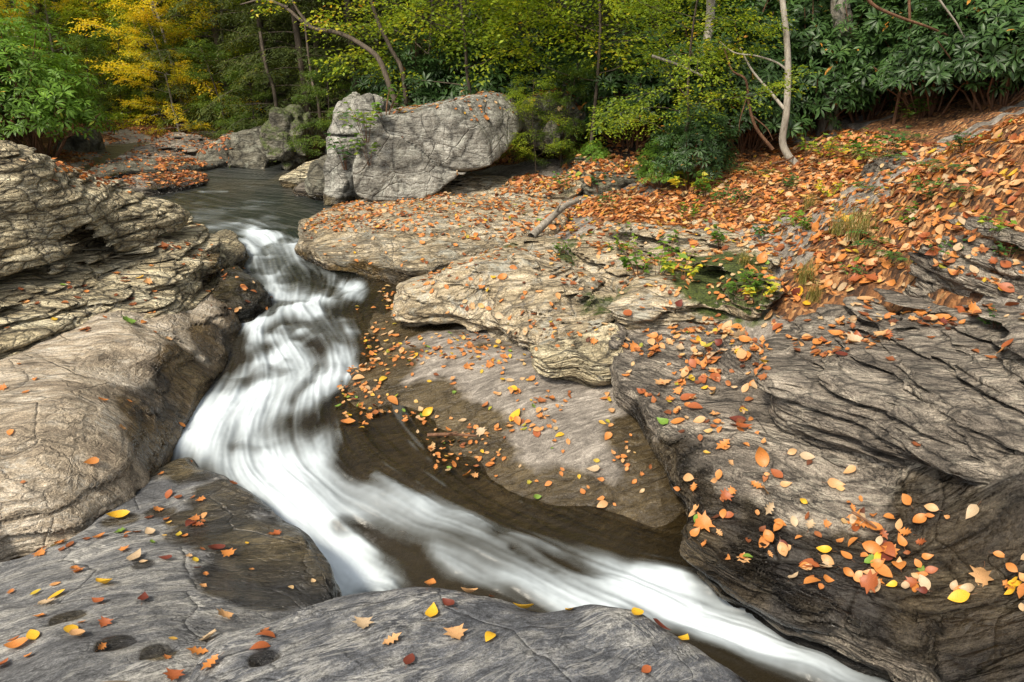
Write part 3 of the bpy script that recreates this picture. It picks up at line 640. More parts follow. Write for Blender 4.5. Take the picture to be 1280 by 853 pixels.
# ------------------------------------------------------------------ fallen leaves
bpy.context.view_layer.update(); DG = bpy.context.evaluated_depsgraph_get()
REG = [  # photo outline, leaves per m2, size, palette, clumping
 ([(845,415),(905,400),(962,430),(955,500),(900,500),(850,470)], 330, .065, 'bank', .1),
 ([(770,400),(960,395),(960,520),(900,560),(830,540),(775,470)], 120, .065, 'bank', .5),
 ([(880,520),(960,520),(1060,600),(900,620),(870,600)], 75, .07, 'shelf', .3),
 ([(860,560),(1000,565),(1110,610),(1290,640),(1290,770),(1180,745),(1020,745),(870,690)], 190, .070, 'shelf', .2),
 ([(970,385),(1100,355),(1290,390),(1290,460),(1180,445),(1080,455),(980,440)], 150, .07, 'bank', .75),
 ([(960,440),(1290,440),(1290,620),(1000,560)], 7, .07, 'shelf', .2),
 ([(370,290),(430,245),(520,238),(700,250),(640,300),(560,300),(500,292),(430,292)], 260, .055, 'bank', .35),
 ([(360,290),(700,260),(560,345),(380,330)], 40, .055, 'bank', .5),
 ([(490,370),(640,290),(720,290),(770,340),(770,420),(690,450)], 95, .055, 'bank', .75),
 ([(715,270),(960,300),(960,400),(770,400)], 170, .06, 'bank', .55),
 ([(400,330),(480,330),(500,400),(640,420),(760,470),(850,600),(850,650),(700,630),(560,600),(420,560),(400,520),(450,440)], 150, .050, 'bed', .75),
 ([(410,250),(520,232),(560,215),(700,178),(860,225),(1000,190),(1150,150),(1300,118),(1300,400),(1150,390),(960,420),(940,300),(700,290),(640,300),(560,240)], 600, .066, 'bank', .2),
 ([(60,160),(290,160),(290,235),(60,235)], 160, .06, 'brown', .5),
 ([(455,120),(650,115),(650,170),(460,180)], 60, .055, 'bank', .5),
 ([(245,320),(340,320),(340,395),(245,395)], 45, .055, 'bank', .5),
 ([(0,330),(270,270),(265,330),(200,390),(0,450)], 42, .06, 'red', .8),
 ([(265,370),(300,360),(318,420),(290,420)], 70, .05, 'bank', .5),
 ([(0,650),(90,655),(90,690),(0,700)], 110, .065, 'red', .3),
 ([(0,400),(300,380),(230,560),(150,610),(0,650)], 4.5, .065, 'shelf', .5),
 ([(0,180),(240,200),(240,280),(0,340)], 4, .06, 'shelf', .5),
 ([(150,600),(250,560),(415,740),(330,780),(240,790),(200,680)], 34, .065, 'front', .4),
 ([(0,690),(200,620),(260,800),(200,860),(0,860)], 26, .065, 'front', .4),
 ([(230,750),(700,720),(970,860),(200,860)], 30, .078, 'front', .3),
]
PAL = {'bank': [.05,.13,.18,.26,.16,.17,.04,.01], 'shelf': [.03,.06,.08,.36,.20,.17,.07,.03], 'bed': [0,.02,.06,.42,.22,.12,.12,.04], 'brown': [.1,.25,.3,.2,.1,.05,0,0],
       'red': [.1,.28,.25,.2,.07,.03,.05,.02], 'front': [.03,.12,.18,.26,.12,.11,.12,.06]}
CNAME = ['dark red', 'rust', 'rust', 'orange', 'pale orange', 'tan', 'yellow', 'green']
CT = [.03, .13, .28, .48, .64, .80, .90, .99]
def inpoly(P, X, Y):
    ins = np.zeros(X.shape, bool)
    for i in range(len(P)):
        ax, ay = P[i]; bx, by = P[(i+1) % len(P)]
        ins ^= ((ay > Y) != (by > Y)) & (X < (bx-ax)*(Y-ay)/(by-ay if by != ay else 1e-9)+ax)
    return ins
def fallen():
    rng = np.random.default_rng(11)
    D = 620; n = int(D*(11*12.5)); X = rng.uniform(-6.5, 4.5, n); Y = rng.uniform(1.6, 14.1, n)
    far = rng.uniform(size=int(160*11*9)); X = np.r_[X, rng.uniform(-13, -2, len(far))]; Y = np.r_[Y, rng.uniform(12, 21, len(far))]
    keep = rng.uniform(size=len(X)); out = []
    zest = ground_z(X, Y)
    down = Vector((0, 0, -1))
    for i in range(len(X)):
        x, y = float(X[i]), float(Y[i])
        # cheap early out
        if abs(x) > y*.78+.8: continue
        ok, loc, nor, fi, ob, mt = scn.ray_cast(DG, (x, y, 4.2), down)
        if not ok or nor.z < .45: continue
        out.append((x, y, loc.z, nor.x, nor.y, nor.z, keep[i], ob.name))
    A = np.array([o[:7] for o in out]); nm = np.array([o[7] for o in out])
    px, py, dep = proj(A[:, 0], A[:, 1], A[:, 2])
    wz = water_z(A[:, 0], A[:, 1])
    dens = np.zeros(len(A)); size = np.zeros(len(A)); pal = np.zeros(len(A), int); names = list(PAL)
    done = np.zeros(len(A), bool)
    for P, d, s, p, cl in REG:
        m = inpoly(P, px, py) & ~done; done |= m
        c = n3(A[:, 0]*2.4, A[:, 1]*3.4, 0, 31)+.5*n3(A[:, 0]*6, A[:, 1]*8, 0, 32)
        dd = d*((1-cl)+cl*2.2*sstep(-.25, .55, c))
        if d > 400: dd = dd*(.4+.6*sstep(-.5, -.1, rockpatch(A[:, 0], A[:, 1])))
        dens[m] = dd[m]; size[m] = s; pal[m] = names.index(p)
    # the same litter carries on outside the frame on the bank
    m = ~done & (ground_smooth(A[:, 0], A[:, 1]) > 1.25) & (A[:, 1] < 12.5); dens[m] = 200; size[m] = .07
    dens[(A[:, 2] < wz-.045)] = 0; flo = A[:, 2] < wz+.004; A[:, 2] = np.where(flo, wz+.004, A[:, 2]); A[flo, 3:6] = (0, 0, 1)
    dens *= np.where((A[:, 5] < .62) & (dens < 250), .35, 1)
    base = np.where((A[:, 1] > 12) & (A[:, 0] < -2), 260, 620)
    k = A[:, 6] < dens/base
    A, nm, size, pal, px, py, dep = A[k], nm[k], size[k], pal[k], px[k], py[k], dep[k]
    n = len(A)
    size = size*rng.lognormal(-.06, .28, n)*np.where(A[:, 1] < 4.5, .88, 1)
    size = np.minimum(size, np.where(dens[k] > 400, 15.5, np.where(pal == names.index('bank'), 19, 24))*dep/FPX)
    ci = np.array([rng.choice(8, p=np.array(PAL[names[p]])/sum(PAL[names[p]])) for p in pal])
    lobed = rng.uniform(size=n) < np.where((pal == names.index('front')) | (pal == names.index('red')), .45, .18)
    lobed |= (ci == 7) & (rng.uniform(size=n) < .5); lobed &= ci != 6
    sh = np.where(lobed, rng.integers(4, 6, n), rng.integers(0, 4, n))
    N = A[:, 3:6]+np.where(dens[k] > 100, .28, .12)[:, None]*rng.normal(size=(n, 3)); N /= np.linalg.norm(N, axis=1, keepdims=True)
    T = rnd3(rng, n); X_ = T-N*(T*N).sum(1, keepdims=True); X_ /= np.linalg.norm(X_, axis=1, keepdims=True)
    Pp = A[:, :3]+N*(.003+np.where(dens[k] > 100, .022, .006)[:, None]*rng.uniform(size=(n, 1))**2)-X_*size[:, None]*.5
    lob = lobed
    SH = [leafshape('oval', .3, .25), leafshape('oval', -.35, .3), leafshape('ovate', .55, .35), leafshape('oval', .9, .5), leafshape('maple', .5, .25), leafshape('oak', .5, .3)]
    # which show largest
    vis = (px > 2) & (px < 1278) & (py > 2) & (py < 851)
    cv = (np.array([[0, 0, CAMZ]])-A[:, :3]); cl = np.linalg.norm(cv, axis=1, keepdims=True); cosv = np.abs((cv/cl*N).sum(1))
    area = (size/dep)**2*(.25+cosv)*vis
    order = np.argsort(-area); pick = []
    for i in order:
        if len(pick) >= 300: break
        o = Vector((0, 0, CAMZ)); t = Vector(A[i, :3]+N[i]*.03); d = t-o
        ok = scn.ray_cast(DG, o, d.normalized(), distance=d.length-.02)[0]
        if not ok: pick.append(i)
    pick = np.array(pick); rest = np.setdiff1d(np.arange(n), pick)
    # the mass of small ones
    Vs, Fs, Ts = [], [], []; off = 0
    tint = np.array(CT)[ci]+rng.normal(0, .03, n)
    for s_, shp in enumerate(SH):
        i = rest[sh[rest] == s_]
        if not len(i): continue
        V, F = scatter(shp, Pp[i], X_[i], N[i], size[i]); Vs.append(V); Fs.append(F+off); off += len(V); Ts.append(np.repeat(tint[i], len(shp[0])))
    me = newmesh('leaf_litter', np.concatenate(Vs), np.concatenate(Fs)); attr(me, 'tint', np.clip(np.concatenate(Ts), 0, 1))
    tag(link('leaf_litter', me, LITTER), 'thick litter of orange and brown leaves spread over the right bank and rocks', 'leaf litter', kind='stuff')
    # the ones that show: each its own object
    mats = {c: onecol(c.replace(' ', '_')+'_leaf_blade', v) for c, v in LEAFCOL.items()}
    stemm = onecol('leaf_stem_brown', (.2, .09, .04))
    cache = {}
    def leafmesh(s_, c):
        if (s_, c) not in cache:
            if s_ < 4:
                V, F = leafshape(['oval', 'oval', 'ovate', 'oval'][s_], [.3, -.35, .55, .9][s_], [.25, .3, .35, .5][s_], 8)
            else: V, F = SH[s_]
            me = newmesh('fallen_leaf', V-np.array([.5, 0, 0]), F); me.materials.append(mats[c]); cache[(s_, c)] = me
        return cache[(s_, c)]
    bm_stem = np.array([(0,-.012,0),(0,.012,0),(-.12,.010,-.03),(-.12,-.010,-.03),(-.3,.018,0.),(-.3,.0,0.)])-np.array([.5, 0, 0])
    bm_stem[:, 2] -= .0
    stem = newmesh('stem', bm_stem+np.array([0, 0, 0]), np.array([(0, 1, 2, 3), (3, 2, 4, 5)])); stem.materials.append(stemm)
    SURF = {'long_shelf': 'the long dark shelf', 'layered_outcrop': 'the many-layered outcrop', 'dome_slab': 'the charcoal slab', 'front_slab': 'the blue-grey corner slab',
            'pale_slab': 'the pale left slab', 'rock_ledge': 'the tan left ledge', 'layered_boulder': 'the layered boulder', 'ground': 'the bank', 'upper_outcrop': 'the upper right outcrop',
            'mossy_outcrop': 'the mossy outcrop', 'tongue_slab': 'the tongue-shaped slab', 'leafy_slab': 'the buff slab', 'nose_rock': 'the small tan rock', 'fallen_block': 'the upper bank ledge', 'wet_rock': 'the dark wet rock'}
    keyed = {}
    for i in pick:
        c = CNAME[ci[i]]; surf = SURF.get(nm[i].split('.')[0], 'the rock')
        if nm[i] == 'ground' and py[i] > 400: surf = 'the stream bed'
        keyed.setdefault((c, 'lobed' if sh[i] > 3 else 'oval', surf), []).append(i)
    ordn = ['leftmost', 'second from left', 'third from left', 'fourth from left', 'fifth from left', 'sixth from left', 'seventh from left', 'eighth from left', 'ninth from left', 'tenth from left']
    for (c, shn, surf), L in keyed.items():
        L = sorted(L, key=lambda i: py[i])
        nb = 1 if len(L) <= 7 else int(math.ceil(len(L)/6))
        bands = np.array_split(L, nb)
        for b_, B_ in enumerate(bands):
            B_ = sorted(B_, key=lambda i: px[i])
            for q, i in enumerate(B_):
                if len(L) == 1: w_ = f'only {c} {shn} leaf on {surf}'; w_ = f'{c} {shn} fallen leaf, the single such one on {surf}'
                else:
                    row = '' if nb == 1 else (', farthest row' if b_ == 0 else ', nearest row' if b_ == nb-1 else f', {["second","third","fourth","fifth","sixth","seventh","eighth","ninth","tenth","eleventh"][b_-1]}-farthest row')
                    w_ = f'{c} {shn} leaf on {surf}{row}, {ordn[q] if q < len(B_)-1 or len(B_) == 1 else "rightmost"}'
                o = bpy.data.objects.new('fallen_leaf', leafmesh(int(sh[i]), c)); C.objects.link(o)
                Z = N[i]; Xv = X_[i]; Yv = np.cross(Z, Xv)
                M = Matrix(((Xv[0], Yv[0], Z[0], 0), (Xv[1], Yv[1], Z[1], 0), (Xv[2], Yv[2], Z[2], 0), (0, 0, 0, 1)))
                o.matrix_world = Matrix.Translation(Pp[i]+Xv*size[i]*.5+Z*.004) @ M @ Matrix.Scale(size[i]*1.12, 4)
                tag(o, w_, 'leaf', 'fallen leaves scattered on the rocks')
                s2 = bpy.data.objects.new('stem', stem); C.objects.link(s2); s2.parent = o
    print('leaves', n, 'picked', len(pick))
t0 = time.time(); fallen(); print('leaves time', time.time()-t0)
# ------------------------------------------------------------------ the stream
def atw(px, py):
    z = .4
    for _ in range(8): p = at(px, py, z); z = float(water_z(p[0], p[1]))
    return (p[0], p[1], z)
STR = [ # course of the white water through photo points, half width, strength
 ([(150,232),(215,245),(290,268),(325,292),(345,325)], 30, .22), ([(240,232),(275,240),(310,236)], 7, .28), ([(245,270),(300,260),(350,250)], 6, .34), ([(262,284),(275,283),(300,280)], 4, .2),
 ([(300,262),(330,275),(352,288)], 8, .28), ([(318,292),(342,296),(368,308)], 10, .98), ([(312,305),(330,322),(350,345),(345,365),(312,388)], 17, .62), ([(365,318),(400,340),(420,360)], 12, .45),
 ([(442,366),(400,376),(350,388),(312,402)], 13, .95), ([(360,395),(395,402),(428,425),(430,440)], 17, .95), ([(400,400),(425,420)], 12, .8),
 ([(320,388),(322,420),(318,450),(330,470)], 14, .55),
 ([(362,416),(352,440),(332,470),(292,500),(250,528),(235,545)], 26, 1.), ([(365,418),(384,448),(378,480),(330,508),(270,540)], 24, .98),
 ([(438,463),(405,478),(365,498),(320,520),(260,550)], 13, .95), ([(300,480),(270,505),(240,530)], 18, .8), ([(415,445),(395,465),(370,490)], 10, .5),
 ([(235,535),(262,556),(300,585),(340,612),(372,650),(398,695),(425,735)], 24, .9), ([(290,540),(340,570),(380,605),(400,640),(410,670)], 36, .98), ([(420,545),(400,575),(405,610)], 18, .7), 
 ([(405,600),(470,622),(540,650),(600,672),(660,702),(720,735)], 16, .95), ([(400,640),(470,650),(540,678),(620,712),(700,742),(760,758)], 21, .86), ([(540,690),(620,715),(700,740),(760,752)], 16, .8), 
 ([(470,595),(530,628),(590,650),(612,662)], 7, .6), ([(640,675),(720,690),(790,722),(860,755)], 12, .42), ([(660,700),(720,730),(800,752),(900,778),(1000,822),(1100,870)], 17, .9),
 ([(800,722),(850,728),(905,752),(970,790),(1060,835)], 12, .62), ([(890,770),(960,800),(1050,840),(1120,865)], 18, .8), ([(905,745),(960,775),(1040,810)], 7, .35),
 ([(398,668),(425,690),(452,715),(478,738)], 24, .98), ([(380,640),(400,680),(425,740)], 18, .9)]
NEG = [([(336,414),(352,405),(380,402),(400,418)], 6, .8), ([(470,668),(520,690),(540,722)], 11, .75), ([(425,655),(465,664),(490,680)], 9, .7), ([(318,440),(338,432)], 7, .45), ([(355,338),(375,345),(398,350)], 8, .5),
       ([(396,455),(388,480),(365,502)], 6, .45), ([(480,700),(520,735),(560,745)], 10, .4), ([(360,550),(330,560),(290,560)], 6, .25), ([(640,690),(700,720)], 4, .3), ([(412,386),(432,400)], 6, .4), ([(330,470),(300,478),(285,492)], 5, .4)]
def build_water():
    th = np.radians(np.linspace(-46, 38, 900)); rr = np.exp(np.linspace(math.log(1.9), math.log(21), 900))
    T, R = np.meshgrid(th, rr, indexing='ij'); x = (R*np.sin(T)).ravel(); y = (R*np.cos(T)).ravel()
    z = water_z(x, y); px, py, _ = proj(x, y, z)
    def seg(pl, X, Y, W_):
        d = np.full(X.shape, 1e9); tx = np.zeros(X.shape); ty = np.zeros(X.shape)
        W3 = np.array([atw(*p)[:2] for p in pl])
        for i in range(len(pl)-1):
            ax, ay = pl[i]; bx, by = pl[i+1]; ex, ey = bx-ax, by-ay
            t = np.clip(((X-ax)*ex+(Y-ay)*ey)/(ex*ex+ey*ey), 0, 1)
            q = np.hypot(X-ax-t*ex, (Y-ay-t*ey)); m = q < d; d[m] = q[m]
            v = W3[i+1]-W3[i]; v = v/np.linalg.norm(v); tx[m] = v[0]; ty[m] = v[1]
        return d, tx, ty
    # coarse fields on a grid in the water plane
    gx = np.arange(-9, 4.2, .04); gy = np.arange(1.6, 18, .04); GX, GY = np.meshgrid(gx, gy, indexing='ij')
    gz = water_z(GX, GY); QX, QY, _ = proj(GX, GY, gz)
    wob = 7*n3(GX*2.2, GY*2.2, 0, 40)+3.5*n3(GX*6, GY*6, 0, 41)
    D = np.zeros(GX.shape); U = np.zeros(GX.shape)+1e-6; Vv = np.zeros(GX.shape)-1e-6
    for pl, hw, a in STR:
        d, tx, ty = seg(pl, QX, QY, hw); sc = np.clip(hw/16, .4, 1.4)
        k = a*np.exp(-((d+wob*sc*.8)/hw)**2*.9*np.sign(np.maximum(d+wob*sc*.8, 0)+1e-9)); k = np.clip(k, 0, a)
        D = 1-(1-D)*(1-k); g = np.exp(-(d/(hw*1.6+10))**1.0)*(.3+a); U += g*tx; Vv += g*ty
    for pl, hw, a in NEG:
        d, tx, ty = seg(pl, QX, QY, hw); k = a*np.exp(-((d+wob*.4)/hw)**2); D = D*(1-k)
    D *= 1-sstep(8.8, 12, GY)*(1-sstep(-.1, .5, n3(GX*2.2, GY*5, 0, 43)+.5*n3(GX*6, GY*12, 0, 44)))
    D *= 1-.5*sstep(.05, .55, n3(GX*2.6, GY*3.4, 0, 46)+.5*n3(GX*6.5, GY*8, 0, 47))*sstep(5.0, 5.8, GY)
    L = np.hypot(U, Vv)+1e-9; PX = np.clip(L*1.3, 0, 1); U /= L; Vv /= L
    # eddies
    e = n3(GX*1.3, GY*1.3, 0, 50)*.45; ce, se = np.cos(e*.8), np.sin(e*.8); U, Vv = U*ce-Vv*se, U*se+Vv*ce
    UF, VF, DF, PF = [G2(-9, 1.6, .04, q) for q in (U, Vv, D, PX)]
    dens = DF(x, y); lic = np.zeros(len(x)); lic2 = np.zeros(len(x))
    near = np.flatnonzero((ground_smooth(x, y) < z+.25))
    def run(idx, step, nst, fr, seed):
        acc = 0; X0, Y0 = x[idx], y[idx]
        for sgn in (1, -1):
            X1, Y1 = X0.copy(), Y0.copy()
            for k in range(nst):
                acc = acc+n3(X1*fr, Y1*fr, 0, seed)
                u, v = UF(X1, Y1), VF(X1, Y1); X1 = X1+sgn*step*u; Y1 = Y1+sgn*step*v
        return acc/(2*nst)
    lic[near] = run(near, .011, 24, 38, 60); lic2[near] = run(near, .04, 14, 10, 64)
    lic3 = np.zeros(len(x)); lic3[near] = run(near, .06, 6, 3.5, 68); lic3 /= lic3[near].std()
    lic /= lic[near].std(); lic2 /= lic2[near].std()
    foam = np.clip(dens*.90-.06+(.055*lic+.07*lic2)*(.22+sstep(0, .4, dens))*(1.15-.65*dens)+.16*lic3*sstep(.05, .4, dens), 0, 1)
    foam = np.maximum(foam, .2*sstep(.7, 2.3, lic*.6+lic2*.8)*PF(x, y)*sstep(9.5, 8, y))
    foam *= sstep(.02, .14, foam)
    rip = sstep(14, 8, y)
    g = ground_z(x, y); depth = z-g
    z = z+(.004*lic2+.0018*lic)*sstep(.05, .4, dens)*np.clip(y/5, .6, 1.3)+.004*lic2*rip
    z += .05*sstep(.3, .9, DF(x, y))*fbm(x*2.3, y*2.3, 0, 70, 2)+.01*sstep(.2, .8, DF(x, y))
    a, b_ = T.shape; I = np.arange(a*b_).reshape(a, b_)
    Q = np.stack([I[:-1, :-1].ravel(), I[1:, :-1].ravel(), I[1:, 1:].ravel(), I[:-1, 1:].ravel()], 1)
    keep = (depth[Q] > -.05).any(1); Q = Q[keep]
    used = np.unique(Q); mp = np.full(len(x), -1); mp[used] = np.arange(len(used))
    me = newmesh('stream_water', np.stack([x, y, z], 1)[used], mp[Q])
    attr(me, 'foam', foam[used]); attr(me, 'depth', depth[used]); attr(me, 'streak', lic[used]*.5+lic2[used]*.5)
    b = NB('stream_water_and_foam'); fo = b.attr('foam'); dp = b.attr('depth'); stv = b.attr('streak')
    geo = b.n('ShaderNodeNewGeometry'); pos = geo.outputs['Position']
    # clear body of water over the bed
    op = b.math('SUBTRACT', 1., b.math('POWER', 2.718, b.math('MULTIPLY', b.math('MAXIMUM', dp, 0.), -1.9)))
    yb = b.n('ShaderNodeSeparateXYZ', i_0=pos).outputs[1]
    murk = b.mix(b.ramp(b.math('MULTIPLY', yb, .07), [(.40, 0.), (.62, 1.)]), (.030, .024, .014), (.012, .022, .016))
    trn = b.n('ShaderNodeBsdfTransparent'); trn.inputs[0].default_value = (.60, .56, .44, 1)
    dif = b.n('ShaderNodeBsdfDiffuse'); b.set(dif.inputs[0], murk)
    body = b.n('ShaderNodeMixShader', i_0=op); b.t.links.new(trn.outputs[0], body.inputs[1]); b.t.links.new(dif.outputs[0], body.inputs[2])
    rn = b.noise(b.mapv(pos, (5, 9, 5)), 1., 4, .5, .8)
    nrm = b.bump(b.math('ADD', b.math('MULTIPLY', stv, .35), rn), .3, .05)
    gl = b.n('ShaderNodeBsdfGlossy'); gl.inputs['Roughness'].default_value = .3; b.set(gl.inputs['Normal'], nrm)
    fr = b.n('ShaderNodeFresnel'); fr.inputs[0].default_value = 1.33; b.set(fr.inputs['Normal'], nrm)
    clear = b.n('ShaderNodeMixShader'); b.t.links.new(fr.outputs[0], clear.inputs[0]); b.t.links.new(body.outputs[0], clear.inputs[1]); b.t.links.new(gl.outputs[0], clear.inputs[2])
    # aerated water
    wp = b.n('ShaderNodeBsdfPrincipled'); b.set(wp.inputs['Base Color'], b.ramp(fo, [(.2, (.20, .22, .22)), (.6, (.38, .43, .46)), (1., (.60, .67, .72))])); wp.inputs['Roughness'].default_value = .5
    b.set(wp.inputs['Normal'], b.bump(stv, .18, .02)); wp.inputs['Specular IOR Level'].default_value = .1
    fin = b.n('ShaderNodeMixShader', i_0=b.ramp(fo, [(0, 0.), (.35, .35), (.75, .88), (1, 1.)])); b.t.links.new(clear.outputs[0], fin.inputs[1]); b.t.links.new(wp.outputs[0], fin.inputs[2])
    b.t.links.new(fin.outputs[0], b.out.inputs[0])
    tag(link('stream_water', me, b.m), kind='structure')
    # the pool in the crack and the puddles on the corner slab
    pm = NB('still_puddle_water'); t_ = pm.n('ShaderNodeBsdfTransparent'); t_.inputs[0].default_value = (.45, .34, .18, 1)
    g_ = pm.n('ShaderNodeBsdfGlossy'); g_.inputs['Roughness'].default_value = .03; f_ = pm.n('ShaderNodeFresnel'); f_.inputs[0].default_value = 1.33
    mx = pm.n('ShaderNodeMixShader'); pm.t.links.new(f_.outputs[0], mx.inputs[0]); pm.t.links.new(t_.outputs[0], mx.inputs[1]); pm.t.links.new(g_.outputs[0], mx.inputs[2]); pm.t.links.new(mx.outputs[0], pm.out.inputs[0])
    def pud(cx, cy, cz, rx, ry, an, name):
        a = np.linspace(0, 2*math.pi, 25)[:-1]; w_ = 1+.15*np.sin(a*3+cx)
        x_ = rx*np.cos(a)*w_; y_ = ry*np.sin(a)*w_
        V = [(cx, cy, cz)]+[(cx+p*math.cos(an)-q*math.sin(an), cy+p*math.sin(an)+q*math.cos(an), cz) for p, q in zip(x_, y_)]
        me = newmesh(name, np.array(V), np.array([(0, 1+i, 1+(i+1) % 24) for i in range(24)]))
        tag(link(name, me, pm.m), kind='structure')
    x_, y_, z_ = at(30, 672, .50); pud(x_, y_, z_, .55, .3, .4, 'pool_water')
t0 = time.time(); build_water(); print('water', time.time()-t0)
# ------------------------------------------------------------------ plants
def barkmat(name, a, c, scale=1.):
    b = NB(name); co = b.n('ShaderNodeTexCoord').outputs['Object']
    n1 = b.noise(b.mapv(co, (30*scale, 30*scale, 6*scale)), 1., 6, .65, .4); n2 = b.noise(co, 5., 3, .5)
    col = b.ramp(b.math('ADD', b.math('MULTIPLY', n1, .65), b.math('MULTIPLY', n2, .35)), [(.35, a), (.62, c)])
    b.bsdf(col, .85, b.bump(n1, .6, .02), .2); return b.m
GREYBARK = barkmat('grey_bark', (.10,.085,.065), (.34,.31,.26)); DARKBARK = barkmat('dark_bark', (.03,.024,.018), (.12,.095,.07)); PALEBARK = barkmat('pale_smooth_bark', (.20,.175,.14), (.46,.42,.35)); BROWNBARK = barkmat('red_brown_bark', (.07,.035,.02), (.22,.12,.07))
RHODO = foliagemat('rhododendron_leaf', [(0,(.016,.034,.010)),(.4,(.036,.080,.020)),(.75,(.065,.130,.030)),(.93,(.14,.20,.04)),(1,(.45,.20,.03))], .2, .45, spec=.35)
RHODOB = foliagemat('bright_rhododendron_leaf', [(0,(.05,.10,.012)),(.4,(.11,.22,.025)),(.8,(.20,.36,.04)),(.93,(.32,.42,.05)),(1,(.70,.45,.05))], .35, .45, spec=.3)
YGREEN = foliagemat('yellow_green_leaf', [(0,(.08,.13,.012)),(.4,(.20,.29,.02)),(.7,(.42,.46,.03)),(.88,(.66,.55,.03)),(1,(.70,.32,.04))], .45, .5)
YELLOW = foliagemat('yellow_leaf', [(0,(.22,.28,.02)),(.35,(.50,.48,.03)),(.7,(.78,.58,.03)),(1,(.80,.42,.03))], .5, .5)
HEML = foliagemat('hemlock_needles', [(0,(.025,.042,.012)),(.5,(.065,.090,.018)),(.85,(.13,.15,.025)),(1,(.26,.23,.03))], .25, .6)
MIDG = foliagemat('mid_green_leaf', [(0,(.03,.065,.01)),(.5,(.085,.15,.02)),(.85,(.20,.26,.03)),(1,(.55,.45,.03))], .4, .5)
SEEDG = foliagemat('seedling_leaf', [(0,(.06,.13,.015)),(.5,(.16,.28,.03)),(.8,(.34,.40,.04)),(1,(.70,.55,.04))], .4, .5)
FERNG = foliagemat('fern_leaf', [(0,(.025,.07,.015)),(.6,(.06,.15,.03)),(1,(.16,.25,.04))], .3, .5)
GRASSM = foliagemat('grass_blade', [(0,(.10,.12,.02)),(.5,(.22,.22,.05)),(1,(.42,.30,.12))], .3, .6)

KITE = (np.array([(0,0,0),(.45,-.27,.07),(1,0,-.04),(.45,.27,.07)]), np.array([(0,1,2,3)]))
NEEDLE = (np.array([(0,-.09,0),(1,-.07,-.04),(1,.07,-.04),(0,.09,0)]), np.array([(0,1,2,3)]))
RL = leafshape('long', -.35, .25, 3)
OV = leafshape('ovate', -.3, .3, 3)
def tube(paths, nseg=6):
    Vs, Fs, off = [], [], 0
    for P, R in paths:
        P = np.array(P, float); n = len(P); R = np.linspace(R[0], R[1], n) if len(R) == 2 else np.array(R)
        D = np.gradient(P, axis=0); D /= np.linalg.norm(D, axis=1, keepdims=True)+1e-9
        ref = np.array([0.31, .2, 1.]) if abs(D[:, 2]).mean() < .8 else np.array([1., .1, 0])
        A = np.cross(D, ref); A /= np.linalg.norm(A, axis=1, keepdims=True); B = np.cross(D, A)
        t = np.linspace(0, 2*math.pi, nseg, endpoint=False)
        V = P[:, None]+R[:, None, None]*(A[:, None]*np.cos(t)[None, :, None]+B[:, None]*np.sin(t)[None, :, None])
        I = np.arange(n*nseg).reshape(n, nseg)+off; J = np.roll(I, -1, 1)
        Fs.append(np.stack([I[:-1].ravel(), J[:-1].ravel(), J[1:].ravel(), I[1:].ravel()], 1)); Vs.append(V.reshape(-1, 3)); off += n*nseg
    return np.concatenate(Vs), np.concatenate(Fs)
def wander(rng, p, d, L, n=7, jit=.12, up=0., bend=None):
    P = [np.array(p, float)]; d = np.array(d, float); d /= np.linalg.norm(d)
    for k in range(n):
        d = d+jit*rng.normal(size=3)+np.array([0, 0, up]); 
        if bend is not None: d = d+np.array(bend)
        d /= np.linalg.norm(d); P.append(P[-1]+d*L/n)
    return np.array(P)
def sprays(rng, A, D, L, m, size, droop=.22, flat=.6, spread=.9):
    """flat twigs with alternate leaves; A base points, D directions"""
    n = len(A); t = (np.arange(m)+.5)/m
    D = D/np.linalg.norm(D, axis=1, keepdims=True); up = np.array([0, 0, 1.])
    S_ = np.cross(D, up); S_ /= np.linalg.norm(S_, axis=1, keepdims=True)+1e-6
    side = np.where(np.arange(m) % 2, 1., -1.)
    w_ = (np.sin(np.pi*np.clip(t*.9+.1, 0, 1))*.28*L)
    P = A[:, None]+D[:, None]*(L*t)[None, :, None]+S_[:, None]*(side*w_*rng.uniform(0, 1, (n, m)))[..., None]
    P[..., 2] -= droop*t**2*L; P += rng.normal(0, .02, P.shape)
    X = D[:, None]*.7+S_[:, None]*(side*spread)[None, :, None]+rng.normal(0, .25, P.shape); X[..., 2] -= droop
    N = up+rng.normal(0, flat, P.shape)
    P, X, N = P.reshape(-1, 3), X.reshape(-1, 3), N.reshape(-1, 3)
    N /= np.linalg.norm(N, axis=1, keepdims=True)
    return P, X, N, size*rng.uniform(.65, 1.25, len(P))
def leafmesh(name, mat, shape, P, X, N, S, tint):
    V, F = scatter(shape, P, X, N, S); me = newmesh(name, V, F, smooth=len(shape[1]) > 1)
    attr(me, 'tint', np.clip(np.repeat(tint, len(shape[0])), 0, 1)); me.materials.append(mat); return me
def plantobj(name, loc, rz, sc, parts):
    e = empty(name, loc); e.rotation_euler = (0, 0, rz); e.scale = (sc, sc, sc) if not isinstance(sc, tuple) else sc
    for pn, me in parts:
        o = bpy.data.objects.new(pn, me); C.objects.link(o); o.parent = e
    return e
def woody(name, paths, mat, nseg=6):
    V, F = tube(paths, nseg); me = newmesh(name, V, F); me.materials.append(mat); return me
def clump(P, f=1.6, seed=80): return .22*n3(P[:, 0]*f, P[:, 1]*f, P[:, 2]*f, seed)

